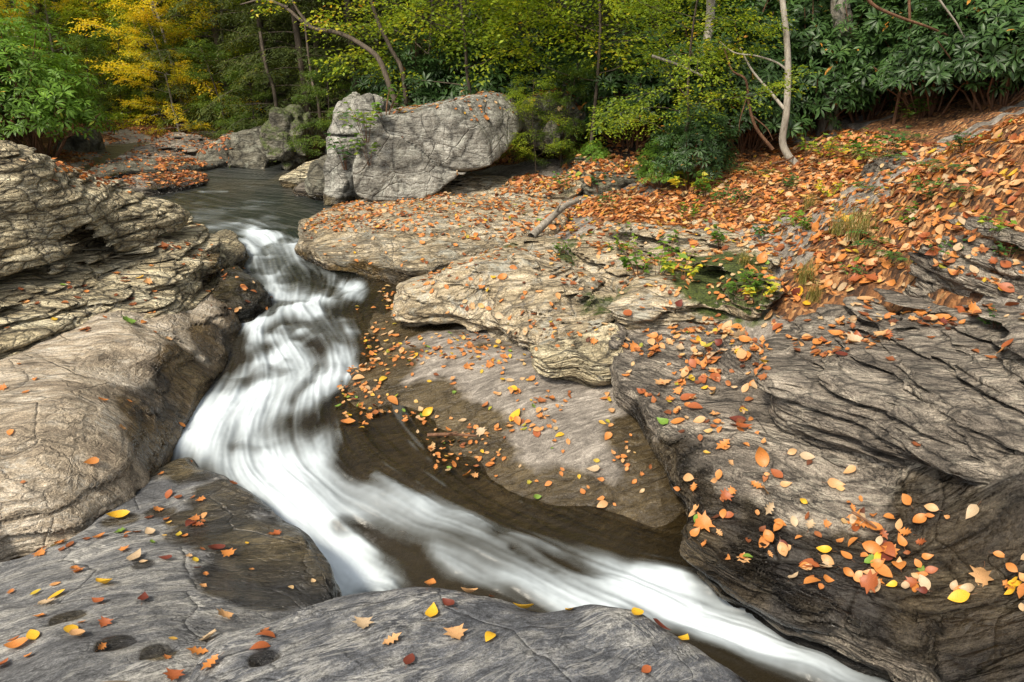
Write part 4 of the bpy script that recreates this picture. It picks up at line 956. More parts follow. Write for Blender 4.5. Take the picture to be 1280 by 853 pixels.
def proto_rhodo(seed, mat=None, n=460, rx=1.0, rz=1.15, size=.128):
    rng = np.random.default_rng(seed); stems = []; 
    u = rnd3(rng, n); u[:, 2] = np.abs(u[:, 2])*1.1-.12; r = rng.uniform(.55, 1.05, n)**.7
    bump = 1+.22*n3(u[:, 0]*2.2, u[:, 1]*2.2, u[:, 2]*2.2, seed)*1.6
    Pc = u*r[:, None]*bump[:, None]*np.array([rx, rx, rz])+np.array([0, 0, rz*.45])
    m = 8; ax = u*.75+np.array([0, 0, .65])+.3*rng.normal(size=(n, 3)); ax /= np.linalg.norm(ax, axis=1, keepdims=True)
    a1 = np.cross(ax, rnd3(rng, n)); a1 /= np.linalg.norm(a1, axis=1, keepdims=True); a2 = np.cross(ax, a1)
    ang = (np.arange(m)/m*2*math.pi)[None]+rng.uniform(0, 6, (n, 1))+rng.normal(0, .15, (n, m))
    dr = rng.uniform(-.35, .35, (n, 1, 1))
    X = a1[:, None]*np.cos(ang)[..., None]+a2[:, None]*np.sin(ang)[..., None]+ax[:, None]*dr; X[..., 2] -= .15
    N = ax[:, None]+.15*rng.normal(size=X.shape); P = np.repeat(Pc[:, None], m, 1)+X*.02
    P, X, N = [q.reshape(-1, 3) for q in (P, X, N)]; N -= X*((N*X).sum(1)/(X*X).sum(1))[:, None]; N /= np.linalg.norm(N, axis=1, keepdims=True)
    tint = .42+clump(P, 2.)+.14*rng.normal(size=len(P)); tint[rng.uniform(size=len(P)) < .008] = 1
    tint = np.where(tint > .95, np.where(rng.uniform(size=len(P)) < .5, 1, .8), tint)
    lm = leafmesh('foliage', mat or RHODO, RL, P, X, N, size*np.repeat(rng.uniform(.6, 1.25, n), m)*rng.uniform(.75, 1.15, len(P)), tint)
    for i in rng.choice(n, 26): 
        mid = Pc[i]*np.array([.45, .45, .5])+rng.normal(0, .05, 3)
        stems.append(([(rng.normal(0, .08), rng.normal(0, .08), -.25), mid, Pc[i]], (.018, .006)))
    return [('stems', woody('stems', stems, BROWNBARK, 5)), ('foliage', lm)]
def proto_broad(seed, mat, H=5.5, limbs=18, low=.18, L=2.1, leaf=.075, nsp=34, m=13, bark=None, thick=.06, lean=(0, 0, 0), shape=KITE, droop=.2, tmean=.5):
    rng = np.random.default_rng(seed); tr = wander(rng, (0, 0, -.3), (lean[0], lean[1], 1), H+.3, 12, .06)
    paths = [(tr, (thick, thick*.25))]; A, D = [], []
    for k in range(limbs):
        h = low+(1-low)*(k+rng.uniform())/limbs; q = h*12; i = min(int(q), 11); p = tr[i]*(1-(q-i))+tr[i+1]*(q-i)
        a = k*2.4+rng.uniform(-.4, .4); ll = L*(1.15-.75*h)*rng.uniform(.75, 1.2)
        lb = wander(rng, p, (math.cos(a), math.sin(a), rng.uniform(.05, .5)), ll, 8, .10, -.02)
        paths.append((lb, (thick*.26*(1.1-h*.6), .003)))
        for _ in range(nsp):
            t = rng.uniform(.18, 1)**.8*7.99; j = int(t); p2 = lb[j]*(1-(t-j))+lb[j+1]*(t-j); d = lb[j+1]-lb[j]; d /= np.linalg.norm(d)
            s_ = np.cross(d, (0, 0, 1)); dd = d*rng.uniform(.1, .9)+s_*rng.choice([-1, 1])*rng.uniform(.3, 1)+np.array([0, 0, rng.uniform(-.45, .4)])
            A.append(p2+dd*rng.uniform(0, .35)); D.append(dd)
    P, X, N, S = sprays(rng, np.array(A), np.array(D), .42, m, leaf, droop)
    tint = tmean+clump(P, 1.3, 82)+.13*rng.normal(size=len(P))
    return [('trunk', woody('trunk', paths, bark or GREYBARK)), ('crown', leafmesh('crown', mat, shape, P, X, N, S, tint))]
def proto_hemlock(seed, H=7., low=.04, L=2.3, limbs=46, nsp=26, m=22):
    rng = np.random.default_rng(seed); tr = wander(rng, (0, 0, -.4), (0, 0, 1), H+.4, 12, .03)
    paths = [(tr, (.12, .02))]; A, D = [], []
    for k in range(limbs):
        h = low+(1-low)*(k+rng.uniform())/limbs; q = h*12; i = min(int(q), 11); p = tr[i]*(1-(q-i))+tr[i+1]*(q-i)
        a = k*2.4+rng.uniform(-.5, .5); ll = L*(1.08-.95*h)*rng.uniform(.6, 1.15)
        lb = wander(rng, p, (math.cos(a), math.sin(a), .15), ll, 7, .06, -.06); paths.append((lb, (.022*(1.2-h), .004)))
        for _ in range(nsp):
            t = rng.uniform(.1, 1)*6.99; j = int(t); p2 = lb[j]*(1-(t-j))+lb[j+1]*(t-j); d = lb[j+1]-lb[j]; d /= np.linalg.norm(d)
            s_ = np.cross(d, (0, 0, 1)); dd = d*rng.uniform(.3, .8)+s_*rng.choice([-1, 1])*rng.uniform(.3, 1)+np.array([0, 0, rng.uniform(-.35, .05)])
            A.append(p2); D.append(dd)
    P, X, N, S = sprays(rng, np.array(A), np.array(D), .5, m, .085, .3, .3, 1.1)
    tint = .45+clump(P, 1.1, 84)+.15*rng.normal(size=len(P))
    return [('trunk', woody('trunk', paths, DARKBARK)), ('crown', leafmesh('crown', HEML, NEEDLE, P, X, N, S, tint))]
def gz(x, y): return float(ground_z(np.array([x]), np.array([y]))[0])
def put(name, px, Y, parts, label, cat, group=None, sc=1., rz=0., dz=0., X=None):
    f = Y*CP; x = 0.
    for _ in range(6):                       # the x at which the foot shows at this photo column
        z = gz(x, Y); x = (px-640)/FPX*(Y*CP-(z-CAMZ)*SP)
    if X is not None: x = X
    e = plantobj(name, (x, Y, gz(x, Y)+dz), rz, sc, parts); tag(e, label, cat, group); return e

t0 = time.time(); rg = np.random.default_rng(5)
RP = [proto_rhodo(s, n=640+30*s) for s in (1, 2, 3)]; RB = [proto_rhodo(s, RHODOB, n=760, size=.105) for s in (4, 5)]
# the rhododendron thicket along the right bank
row = [(862, 9.2, .55, 'dark rhododendron shrub at the left end of the thicket, just behind the small yellow seedlings'),
       (935, 10.2, .95, 'dark rhododendron shrub directly left of the pale bent sapling'),
       (1010, 10.45, 1.05, 'dark rhododendron shrub right behind the pale bent sapling'),
       (1085, 10.2, 1.05, 'dark rhododendron shrub with long whorled leaves, second right of the pale bent sapling'),
       (1165, 9.2, .95, 'dark rhododendron shrub with a yellow leaf hanging low, left of the upper right corner'),
       (1240, 8.7, .95, 'dark rhododendron shrub in front row at the upper right corner of the bank'),
       (1330, 8.6, 1.0, 'dark rhododendron shrub cut by the right edge of the photo'),
       (900, 11.0, 1.15, 'rhododendron shrub in the second row, left of the pale sapling'),
       (1000, 11.4, 1.3, 'tall rhododendron shrub in the second row behind the pale sapling'),
       (1110, 11.2, 1.3, 'tall rhododendron shrub in the second row right of the pale sapling'),
       (1220, 10.6, 1.25, 'tall rhododendron shrub in the second row near the right edge'),
       (1330, 10.4, 1.3, 'tall rhododendron shrub in the second row, cut by the right edge'),
       (790, 11.6, .95, 'dark rhododendron shrub in shade between two thin trunks, behind the leafy bank'),
       (850, 12.2, 1.2, 'dark rhododendron shrub in the third row left of the thicket'),
       (960, 12.9, 1.5, 'big dark rhododendron at the back, above and left of the sapling'),
       (1090, 12.9, 1.5, 'big dark rhododendron at the back, above and right of the sapling'),
       (1220, 12.7, 1.5, 'big dark rhododendron at the back in the upper right corner'),
       (700, 12.9, 1.2, 'dark rhododendron shrub behind the shaded boulder'),
       (600, 13.2, 1.1, 'dark rhododendron shrub behind the big grey boulder'),
       (520, 13.4, 1.1, 'dark rhododendron shrub behind the left end of the big grey boulder')]
for i, (px, Y, s, lab) in enumerate(row):
    put('rhododendron_shrub', px, Y, RP[i % 3], lab, 'shrub', 'rhododendrons along the right bank', s*rg.uniform(.95, 1.05), rg.uniform(0, 6), -.05)
for px, Y, s, lab in [(45, 13.6, 1.35, 'bright green rhododendron shrub at the far left bank beside the stream'), (-60, 13.2, 1.5, 'bright green rhododendron shrub at the left edge of the photo'),
                      (20, 15.5, 1.5, 'tall bright green rhododendron behind the left bank shrub'), (-90, 15.5, 1.6, 'green rhododendron far left, mostly cut by the photo edge')]:
    put('rhododendron_shrub', px, Y, RB[int(px) % 2], lab, 'shrub', 'rhododendrons on the left bank', s, rg.uniform(0, 6), -.1)
put('rhododendron_shrub', 826, 9.3, RB[0], 'small blue-green rhododendron at the foot of the thin forked trunk', 'shrub', None, .38, 1.2)
put('rhododendron_shrub', 742, 10.8, RB[1], 'tiny blue-green rhododendron at the foot of the slim trunk beside the boulders', 'shrub', None, .25, 2.)
print('rhodo', time.time()-t0)
HP = [proto_hemlock(s) for s in (11, 12)]
hem = [(235, 21.5, 1., 'dark hemlock over the tiered ledge at the far end of the stream'), (290, 18.5, .95, 'dark hemlock behind the low wide boulder'), (345, 17, .9, 'dark hemlock behind the pointed mossy boulder'),
       (395, 16, .9, 'dark hemlock between the mossy boulder and the tall pale boulder'), (450, 16.5, 1., 'dark hemlock directly behind the tall pale boulder'), (520, 17, 1.1, 'dark hemlock behind the big grey boulder, left half'),
       (610, 17.5, 1.1, 'dark hemlock behind the big grey boulder, right half'), (330, 22, 1.3, 'tall hemlock deep in the forest above the mossy boulder'), (430, 22, 1.3, 'tall hemlock deep in the forest above the tall pale boulder'),
       (400, 19, 1.0, 'hemlock in the second row behind the mossy boulder'), (720, 18, 1.2, 'dark hemlock behind the shaded boulder'), (820, 17.5, 1.2, 'dark hemlock behind the slim trees at centre right'), (940, 17, 1.2, 'dark hemlock behind the rhododendron thicket, left'),
       (1060, 17, 1.2, 'dark hemlock behind the rhododendron thicket, middle'), (1190, 16.5, 1.2, 'dark hemlock behind the rhododendron thicket, right'), (1310, 16, 1.2, 'dark hemlock beyond the upper right corner'), (530, 23, 1.4, 'tall hemlock deep in the forest above the big grey boulder'), (480, 19.5, 1.0, 'hemlock in the second row behind the big grey boulder')]
for i, (px, Y, s, lab) in enumerate(hem):
    put('hemlock_tree', px, Y, HP[i % 2], lab, 'tree', 'hemlocks in the shaded forest', s, rg.uniform(0, 6))
print('hemlock', time.time()-t0)
BA = proto_broad(21, YGREEN, 4.6, 22, .28, 2.3, .066, 46, bark=DARKBARK, thick=.036, tmean=.46); BB = proto_broad(22, YGREEN, 5.0, 22, .2, 2.4, .066, 44, bark=DARKBARK, thick=.038, tmean=.38)
BY = proto_broad(23, YELLOW, 7., 28, .06, 2.6, .085, 60, thick=.08, tmean=.5); BM = proto_broad(24, MIDG, 6., 28, .01, 2.4, .085, 56, thick=.07, bark=DARKBARK, tmean=.5); BG = proto_broad(25, YGREEN, 7., 28, .04, 2.8, .09, 56, thick=.08, tmean=.5)
for px, Y, pr, s, rz, lab, gp in [
    (115, 17.6, BM, .34, 1.1, 'low green bush above the left end of the tiered ledge', 4), (155, 18.2, BM, .36, 2.1, 'low green bush above the middle of the tiered ledge', 4), (200, 18.6, BG, .36, 3.1, 'low yellow-green bush above the right half of the tiered ledge', 4), (245, 18.0, BM, .36, 4.1, 'low green bush above the right end of the tiered ledge', 4), (285, 17.0, BM, .36, 5.1, 'low dark green bush behind the low wide boulder', 4), (225, 17.4, BY, .40, .6, 'low yellow bush over the right part of the tiered ledge', 4), (320, 16.4, BM, .32, .1, 'low dark green bush between the low wide boulder and the mossy one', 4), (80, 18.8, BG, .5, 1.9, 'low yellow-green bush beside the left bank rhododendron', 4), (668, 11.0, BB, .30, 1.9, 'low yellow-green bush in front of the shaded boulder', 4), (700, 11.3, BM, .26, .9, 'low dark green bush hiding the right side of the shaded boulder', 4), (420, 13.2, BM, .30, 2.9, 'low dark green bush left of the tall pale boulder', 4),
    (120, 25, BG, 1.1, 1.3, 'yellow-green sunlit tree right of the thick corner trunk', 2), (170, 28, BY, 1.3, 4.3, 'yellow sunlit tree deep in the forest behind the slender pale trunk', 2), (-20, 28, BY, 1.3, 3.3, 'yellow sunlit tree beyond the upper left corner', 2), (215, 19.5, BG, .7, 2.3, 'yellow-green tree among the yellow ones upstream', 2), (290, 20, BG, .75, .3, 'yellow-green tree right of the yellow ones upstream', 2),
    (738, 10.9, BA, .92, .5, 'slim yellow-green tree with a thin trunk rising from leaves right of the shaded boulder', 1), (846, 9.3, BB, .60, 2.2, 'slim yellow-green tree with a forked foot at the edge of the thicket', 1),
    (600, 12.3, BA, 1.05, 2.9, 'yellow-green tree spreading its branches over the big grey boulder', 1), (530, 14., BB, 1.1, 4., 'yellow-green tree behind the left end of the big grey boulder', 1), (670, 12.9, BB, 1., 1., 'yellow-green tree over the shaded boulder', 1), (780, 12.4, BA, 1.0, 4.6, 'yellow-green tree between the slim trunk and the thicket', 1),
    (870, 13., BB, .8, 5.2, 'yellow-green tree rising out of the rhododendrons left of the pale sapling', 1),
    (235, 18.3, BY, .72, 1., 'yellow tree hanging over the far end of the stream', 2), (195, 22, BG, .9, 3., 'yellow-green tree behind the yellow one that hangs over the stream', 2), (20, 24, BY, 1.1, 0., 'yellow sunlit tree in the upper left corner', 2), (95, 27, BY, 1.2, 2., 'yellow sunlit tree deep in the forest at upper left', 2), (10, 17.5, BY, .55, 5., 'low yellow tree above the left bank rhododendron', 2), (145, 19.8, BY, .42, 2.6, 'small yellow understorey tree over the tiered ledge', 2),
    (120, 21.5, BM, .8, 1., 'mid green tree behind the tiered ledge', 3), (185, 20.6, BM, .55, 4., 'mid green bushy tree at the top edge of the tiered ledge', 3), (260, 24.5, BG, 1., 2., 'yellow-green tree far behind the stream', 3), (70, 20.5, BM, .9, 5., 'mid green tree behind the left bank rhododendrons', 3), (320, 26, BG, 1.2, 1., 'yellow-green tree deep in the forest above the low boulder', 3),
    (-60, 22, BG, 1.2, 3., 'yellow-green tree beyond the upper left corner', 3), (250, 31, BG, 1.6, .4, 'large far yellow-green tree at the upper left', 3), (60, 33, BG, 1.7, 2.4, 'large far yellow-green tree in the upper left corner', 3), (150, 36, BY, 1.9, 1.4, 'large far yellow tree at the upper left', 3), (400, 28, BM, 1.5, 1.2, 'large dark green tree deep in the forest', 3), (560, 27, BM, 1.6, 2.2, 'large dark green tree deep in the forest above the boulders', 3), (730, 24, BM, 1.5, 3.2, 'large dark green tree high behind the slim trees', 3), (900, 22, BM, 1.5, 4.2, 'large dark green tree high behind the thicket, left', 3), (1070, 22, BM, 1.5, 5.2, 'large dark green tree high behind the thicket, middle', 3), (1250, 21, BM, 1.5, .2, 'large dark green tree high behind the thicket, right', 3)]:
    put('broadleaf_tree', px, Y, pr, lab, 'tree', ['', 'slim yellow-green trees on the right bank', 'yellow autumn trees upstream', 'green trees farther back in the forest', 'low bushes beside the stream'][gp], s, rz)
print('broad', time.time()-t0)
# trunks that stand out
def trunk(name, pts, r, bark, lab, cat='tree', extra=(), leaves=None, nseg=8):
    """pts: (px, py, distance) along the trunk, foot first"""
    P = np.array([aty(*p) for p in pts]); P = catmull(P, 6)
    base = P[0].copy(); e = empty(name, base); tag(e, lab, cat)
    o = link('trunk', woody('trunk', [(P-base, r)], bark, nseg), None, e)
    for pl, rr in extra:
        Q = catmull(np.array([aty(*p) for p in pl]), 5)-base
        link('branch', woody('branch', [(Q, rr)], bark, 6), None, e)
    if leaves:
        mat, n, sz, pt = leaves; rng = np.random.default_rng(int(base[0]*100)+500); A = np.array([aty(*p) for p in pt])-base
        A = A[rng.integers(0, len(A), n)]+rng.normal(0, .12, (n, 3)); Pq, X, N, S = sprays(rng, A, rnd3(rng, n)*np.array([1, 1, .2]), .3, 9, sz)
        link('crown', leafmesh('crown', mat, KITE, Pq, X, N, S, .6+.2*rng.normal(size=len(Pq))), None, e)
    return e
def catmull(P, n):
    Q = np.vstack([2*P[0]-P[1], P, 2*P[-1]-P[-2]]); o = []
    for i in range(1, len(Q)-2):
        for t in np.linspace(0, 1, n, endpoint=False): o.append(.5*((2*Q[i])+(Q[i+1]-Q[i-1])*t+(2*Q[i-1]-5*Q[i]+4*Q[i+1]-Q[i+2])*t*t+(3*Q[i]-Q[i-1]-3*Q[i+1]+Q[i+2])*t**3))
    o.append(P[-1]); return np.array(o)
bpy.context.view_layer.update(); DG2 = bpy.context.evaluated_depsgraph_get()
def pix(px, py):
    a, b_ = (px-640)/FPX, (426.5-py)/FPX; d = Vector((a, CP+b_*SP, -SP+b_*CP)).normalized(); o = Vector((0, 0, CAMZ))
    for _ in range(12):
        ok, loc, nor, fi, ob, mt = scn.ray_cast(DG2, o, d)
        if not ok: return at(px, py, 1.2)
        if ob.name.split('.')[0] in ('leaf_litter', 'fallen_leaf', 'foliage', 'crown', 'stem', 'stems', 'trunk', 'branch', 'twig', 'stream_water'): o = loc+d*.01; continue
        return tuple(loc)
    return tuple(loc)
SY = 9.12
trunk('sapling_tree', [(998,212,SY-.05),(992,203,SY+.0),(984,193,SY+.02),(978,175,SY+.05),(983,140,SY+.0),(985,90,SY+.0),(983,45,SY+.05),(978,0,SY+.1),(972,-60,SY+.2),(976,-160,SY+.2)], (.054,.027), PALEBARK, 'pale bent sapling with a curved foot, standing at the edge of the rhododendrons',
      extra=[([(984,88,SY+.0),(970,78,SY+.05),(945,70,SY+.1),(918,66,SY+.2),(900,52,SY+.3)], (.014,.005)), ([(980,136,SY+.0),(960,112,SY+.1),(940,88,SY+.2),(925,60,SY+.3)], (.022,.008))],
      leaves=(YGREEN, 30, .06, [(900,52,SY+.3),(880,40,SY+.3),(870,62,SY+.3),(930,50,SY+.2),(912,30,SY+.3)]))
trunk('crooked_sapling', [(966,187,SY+.1),(945,160,SY+.15),(936,130,SY+.2),(932,100,SY+.2),(915,88,SY+.25),(905,60,SY+.3)], (.024,.008), BROWNBARK, 'thin red-brown crooked stem left of the pale bent sapling',
      extra=[([(934,120,SY+.2),(925,150,SY+.1),(924,165,SY+.1)], (.010,.004)), ([(940,145,SY+.2),(958,160,SY+.1),(966,175,SY+.1)], (.010,.004))])
trunk('leaning_tree', [(496,134,11.6),(487,108,11.7),(474,75,11.9),(455,58,12.1),(425,42,12.4),(388,34,12.8),(360,12,13),(335,-2,13.2),(300,-30,13.4)], (.048,.02), DARKBARK, 'curved leaning tree arching left over the tall pale boulder',
      extra=[([(388,34,12.8),(370,10,12.9),(362,-10,13)], (.03,.01)), ([(360,10,13),(330,0,13.1),(300,6,13.2)], (.03,.01))], leaves=(YGREEN, 60, .07, [(400,20,12.8),(440,10,12.5),(420,28,12.4),(340,10,13)]))
for pts, r, bk, lab in [
    ([(22,70,22),(24,40,22),(30,10,22),(34,-60,22)], (.13,.11), GREYBARK, 'grey leaning trunk in the upper left corner'),
    ([(44,80,20),(46,40,20),(44,0,20),(46,-80,20)], (.16,.14), DARKBARK, 'thick dark trunk in the upper left corner'),
    ([(36,70,20.4),(38,30,20.4),(42,-20,20.4),(46,-90,20.4)], (.10,.08), DARKBARK, 'thin dark trunk beside the thick one in the upper left corner'),
    ([(108,75,21),(107,50,21),(104,20,21),(100,-60,21)], (.14,.10), DARKBARK, 'dark forked trunk above the tiered ledge'),
    ([(153,70,24),(152,40,24),(153,0,24),(150,-60,24)], (.07,.06), PALEBARK, 'slender pale trunk between yellow leaves at the upper left'),
    ([(193,70,22.5),(190,40,22.5),(193,5,22.5),(196,-60,22.5)], (.11,.09), DARKBARK, 'dark trunk behind the yellow tree'),
    ([(345,130,15.2),(340,105,15.3),(333,85,15.4),(325,40,15.6)], (.04,.03), DARKBARK, 'dark thin trunk rising behind the pointed mossy boulder'),
    ([(398,128,15),(392,110,15),(387,80,15.2),(380,20,15.4)], (.035,.02), DARKBARK, 'thin dark trunk right of the pointed mossy boulder'),
    ([(505,100,12.6),(488,60,12.8),(470,20,13),(455,-40,13)], (.04,.03), DARKBARK, 'dark leaning trunk behind the big grey boulder'),
    ([(887,90,10.5),(884,60,10.5),(888,20,10.6),(890,-60,10.6)], (.07,.06), GREYBARK, 'grey trunk half hidden in leaves left of the pale sapling'),
    ([(1052,40,10.2),(1050,10,10.2),(1052,-50,10.2)], (.13,.12), GREYBARK, 'thick grey trunk behind the top of the thicket'),
    ([(1183,40,10),(1184,10,10),(1186,-50,10)], (.07,.06), DARKBARK, 'dark trunk at the top right, left one of a close pair'),
    ([(1208,36,10),(1207,10,10),(1210,-50,10)], (.06,.06), GREYBARK, 'grey trunk at the top right, right one of a close pair'),
    ([(1135,60,9.3),(1137,20,9.3),(1134,-40,9.3)], (.02,.015), BROWNBARK, 'thin brown stem rising from the middle of the thicket')]:
    P0 = aty(*pts[0]); g0 = gz(P0[0], P0[1]); 
    f_ = proj(P0[0], P0[1], g0-.1); pts = [(float(f_[0]), float(f_[1]), pts[0][2])]+pts if g0 < P0[2]-.1 else pts
    trunk('tree_trunk', pts, r, bk, lab)
trunk('bare_branch', [(1075,-20,8.5),(1090,5,8.5),(1120,20,8.5),(1160,34,8.6),(1185,45,8.7)], (.02,.012), BROWNBARK, 'bare brown branch crossing the top of the thicket', 'branch')
trunk('bare_branch', [(1160,-20,8.4),(1180,8,8.4),(1196,30,8.4),(1210,55,8.4),(1230,72,8.4)], (.012,.005), PALEBARK, 'thin pale twig hanging in front of the thicket at upper right', 'branch')
trunk('bare_branch', [(815,70,9.6),(850,82,9.5),(878,95,9.4)], (.018,.014), GREYBARK, 'pale broken branch end showing left of the pale bent sapling', 'branch')
# fallen wood
def log(name, pts, r, bark, lab, twigs=()):
    P = catmull(np.array([at(*p) for p in pts]), 5); b_ = P[0].copy(); e = empty(name, b_); tag(e, lab, 'branch')
    link('branch', woody('branch', [(P-b_, r)], bark, 8), None, e)
    for tw in twigs: link('twig', woody('twig', [(catmull(np.array([at(*p) for p in tw]), 4)-b_, (r[0]*.4, .004))], bark, 6), None, e)
log('fallen_branch', [(664,296,1.17),(678,283,1.24),(694,268,1.31),(706,258,1.36),(722,251,1.38)], (.045,.03), GREYBARK, 'weathered grey fallen branch leaning on the leafy bank above the tongue-shaped slab', [[(694,268,1.31),(700,256,1.42),(702,250,1.46)]])
log('fallen_stick', [(534,544,.50),(560,543,.50),(580,544,.50),(596,545,.49)], (.014,.008), BROWNBARK, 'dark red-brown stick lying on the leafy stream bed', [[(560,543,.50),(566,541,.53),(572,540,.53)]])
log('fallen_stick', [(965,205,1.72),(985,200,1.76),(992,196,1.78)], (.014,.008), BROWNBARK, 'short brown stick at the foot of the pale bent sapling')
log('fallen_stick', [(1065,640,.80),(1085,652,.77),(1096,660,.75)], (.008,.004), BROWNBARK, 'short bare twig on the dark shelf among orange leaves')
log('exposed_root', [(690,196,1.42),(672,178,1.55),(664,150,1.85),(660,130,2.1)], (.05,.03), BROWNBARK, 'brown root running down the rocks right of the big grey boulder', [[(690,196,1.42),(710,182,1.55),(735,172,1.62)]])
# small plants on the bank
def seedling(seed, mat, n=9, h=.22, leaf=.07, spread=.16, shape=OV):
    rng = np.random.default_rng(seed); st = []; P, X = [], []
    for k in range(n):
        a = rng.uniform(0, 6.3); hh = h*rng.uniform(.45, 1.1); tip = np.array([math.cos(a)*spread*rng.uniform(.2, 1.1), math.sin(a)*spread*rng.uniform(.2, 1.1), hh]); b_ = tip*np.array([.15, .15, 0])-np.array([0, 0, .04])
        st.append(([b_, (b_+tip)/2+np.array([0, 0, .03]), tip], (.003, .0015)))
        for j in range(6):
            t = 1-.16*(j//2); p = b_*(1-t)+tip*t; a2 = a+(j % 2*2-1)*1.1+(0 if j else 1.1)+rng.normal(0, .3); P.append(p); X.append((math.cos(a2), math.sin(a2), rng.uniform(-.3, .3)))
    P, X = np.array(P), np.array(X); N = np.array([0, 0, 1.])+.35*rng.normal(size=X.shape)
    return [('stems', woody('stems', st, BROWNBARK, 4)), ('leaves', leafmesh('leaves', mat, shape, P, X, N/np.linalg.norm(N, axis=1, keepdims=True), leaf*rng.uniform(.6, 1.2, len(P)), .5+.22*rng.normal(size=len(P))+.2*rng.normal()))]
def fern(seed, n=7, L=.3):
    rng = np.random.default_rng(seed); st = []; P, X, S = [], [], []
    for k in range(n):
        a = k*6.28/n+rng.uniform(-.3, .3); ll = L*rng.uniform(.7, 1.1); tt = np.linspace(0, 1, 12)
        path = np.stack([math.cos(a)*ll*tt, math.sin(a)*ll*tt, ll*(.9*tt-.75*tt**2)], 1); st.append((path, (.003, .001)))
        for j in range(1, 12):
            for sd in (-1, 1): P.append(path[j]); X.append((math.cos(a+sd*1.25), math.sin(a+sd*1.25), -.1)); S.append(ll*.26*math.sin(math.pi*min(1, (1.08-tt[j])**.8)))
    P, X, S = map(np.array, (P, X, S)); N = np.array([0, 0, 1.])+.15*rng.normal(size=X.shape)
    return [('stems', woody('stems', st, BROWNBARK, 4)), ('fronds', leafmesh('fronds', FERNG, leafshape('long', -.2, .2, 2), P, X, N/np.linalg.norm(N, axis=1, keepdims=True), np.abs(S)+.01, .5+.2*rng.normal(size=len(P))))]
def tuft(seed, n=130, h=.28):
    rng = np.random.default_rng(seed); a = rng.uniform(0, 6.3, n); out = rng.uniform(.2, 1, n); V, F = [], []
    for i in range(n):
        hh = h*rng.uniform(.5, 1.1); b_ = rng.normal(0, .035, 2); d = np.array([math.cos(a[i]), math.sin(a[i])]); s_ = np.array([-d[1], d[0]])*.0022
        for j, t in enumerate(np.linspace(0, 1, 5)):
            c = b_+d*out[i]*hh*.9*t**1.8; z_ = hh*(t-.35*out[i]*t**2.5); k = (1-t)*1+.1
            V += [(*(c-s_*k), z_), (*(c+s_*k), z_)]
            if j: q = len(V); F.append((q-4, q-3, q-1, q-2))
    me = newmesh('blades', np.array(V), np.array(F)); attr(me, 'tint', np.repeat(rng.uniform(0, 1, n), 10)); me.materials.append(GRASSM); return [('blades', me)]
SE = [seedling(s, SEEDG, n=7+s % 4) for s in range(31, 35)]; SG = [seedling(s, FERNG, n=8, leaf=.06) for s in (41, 42)]; FE = [fern(s) for s in (51, 52)]; TU = [tuft(s) for s in (61, 62)]
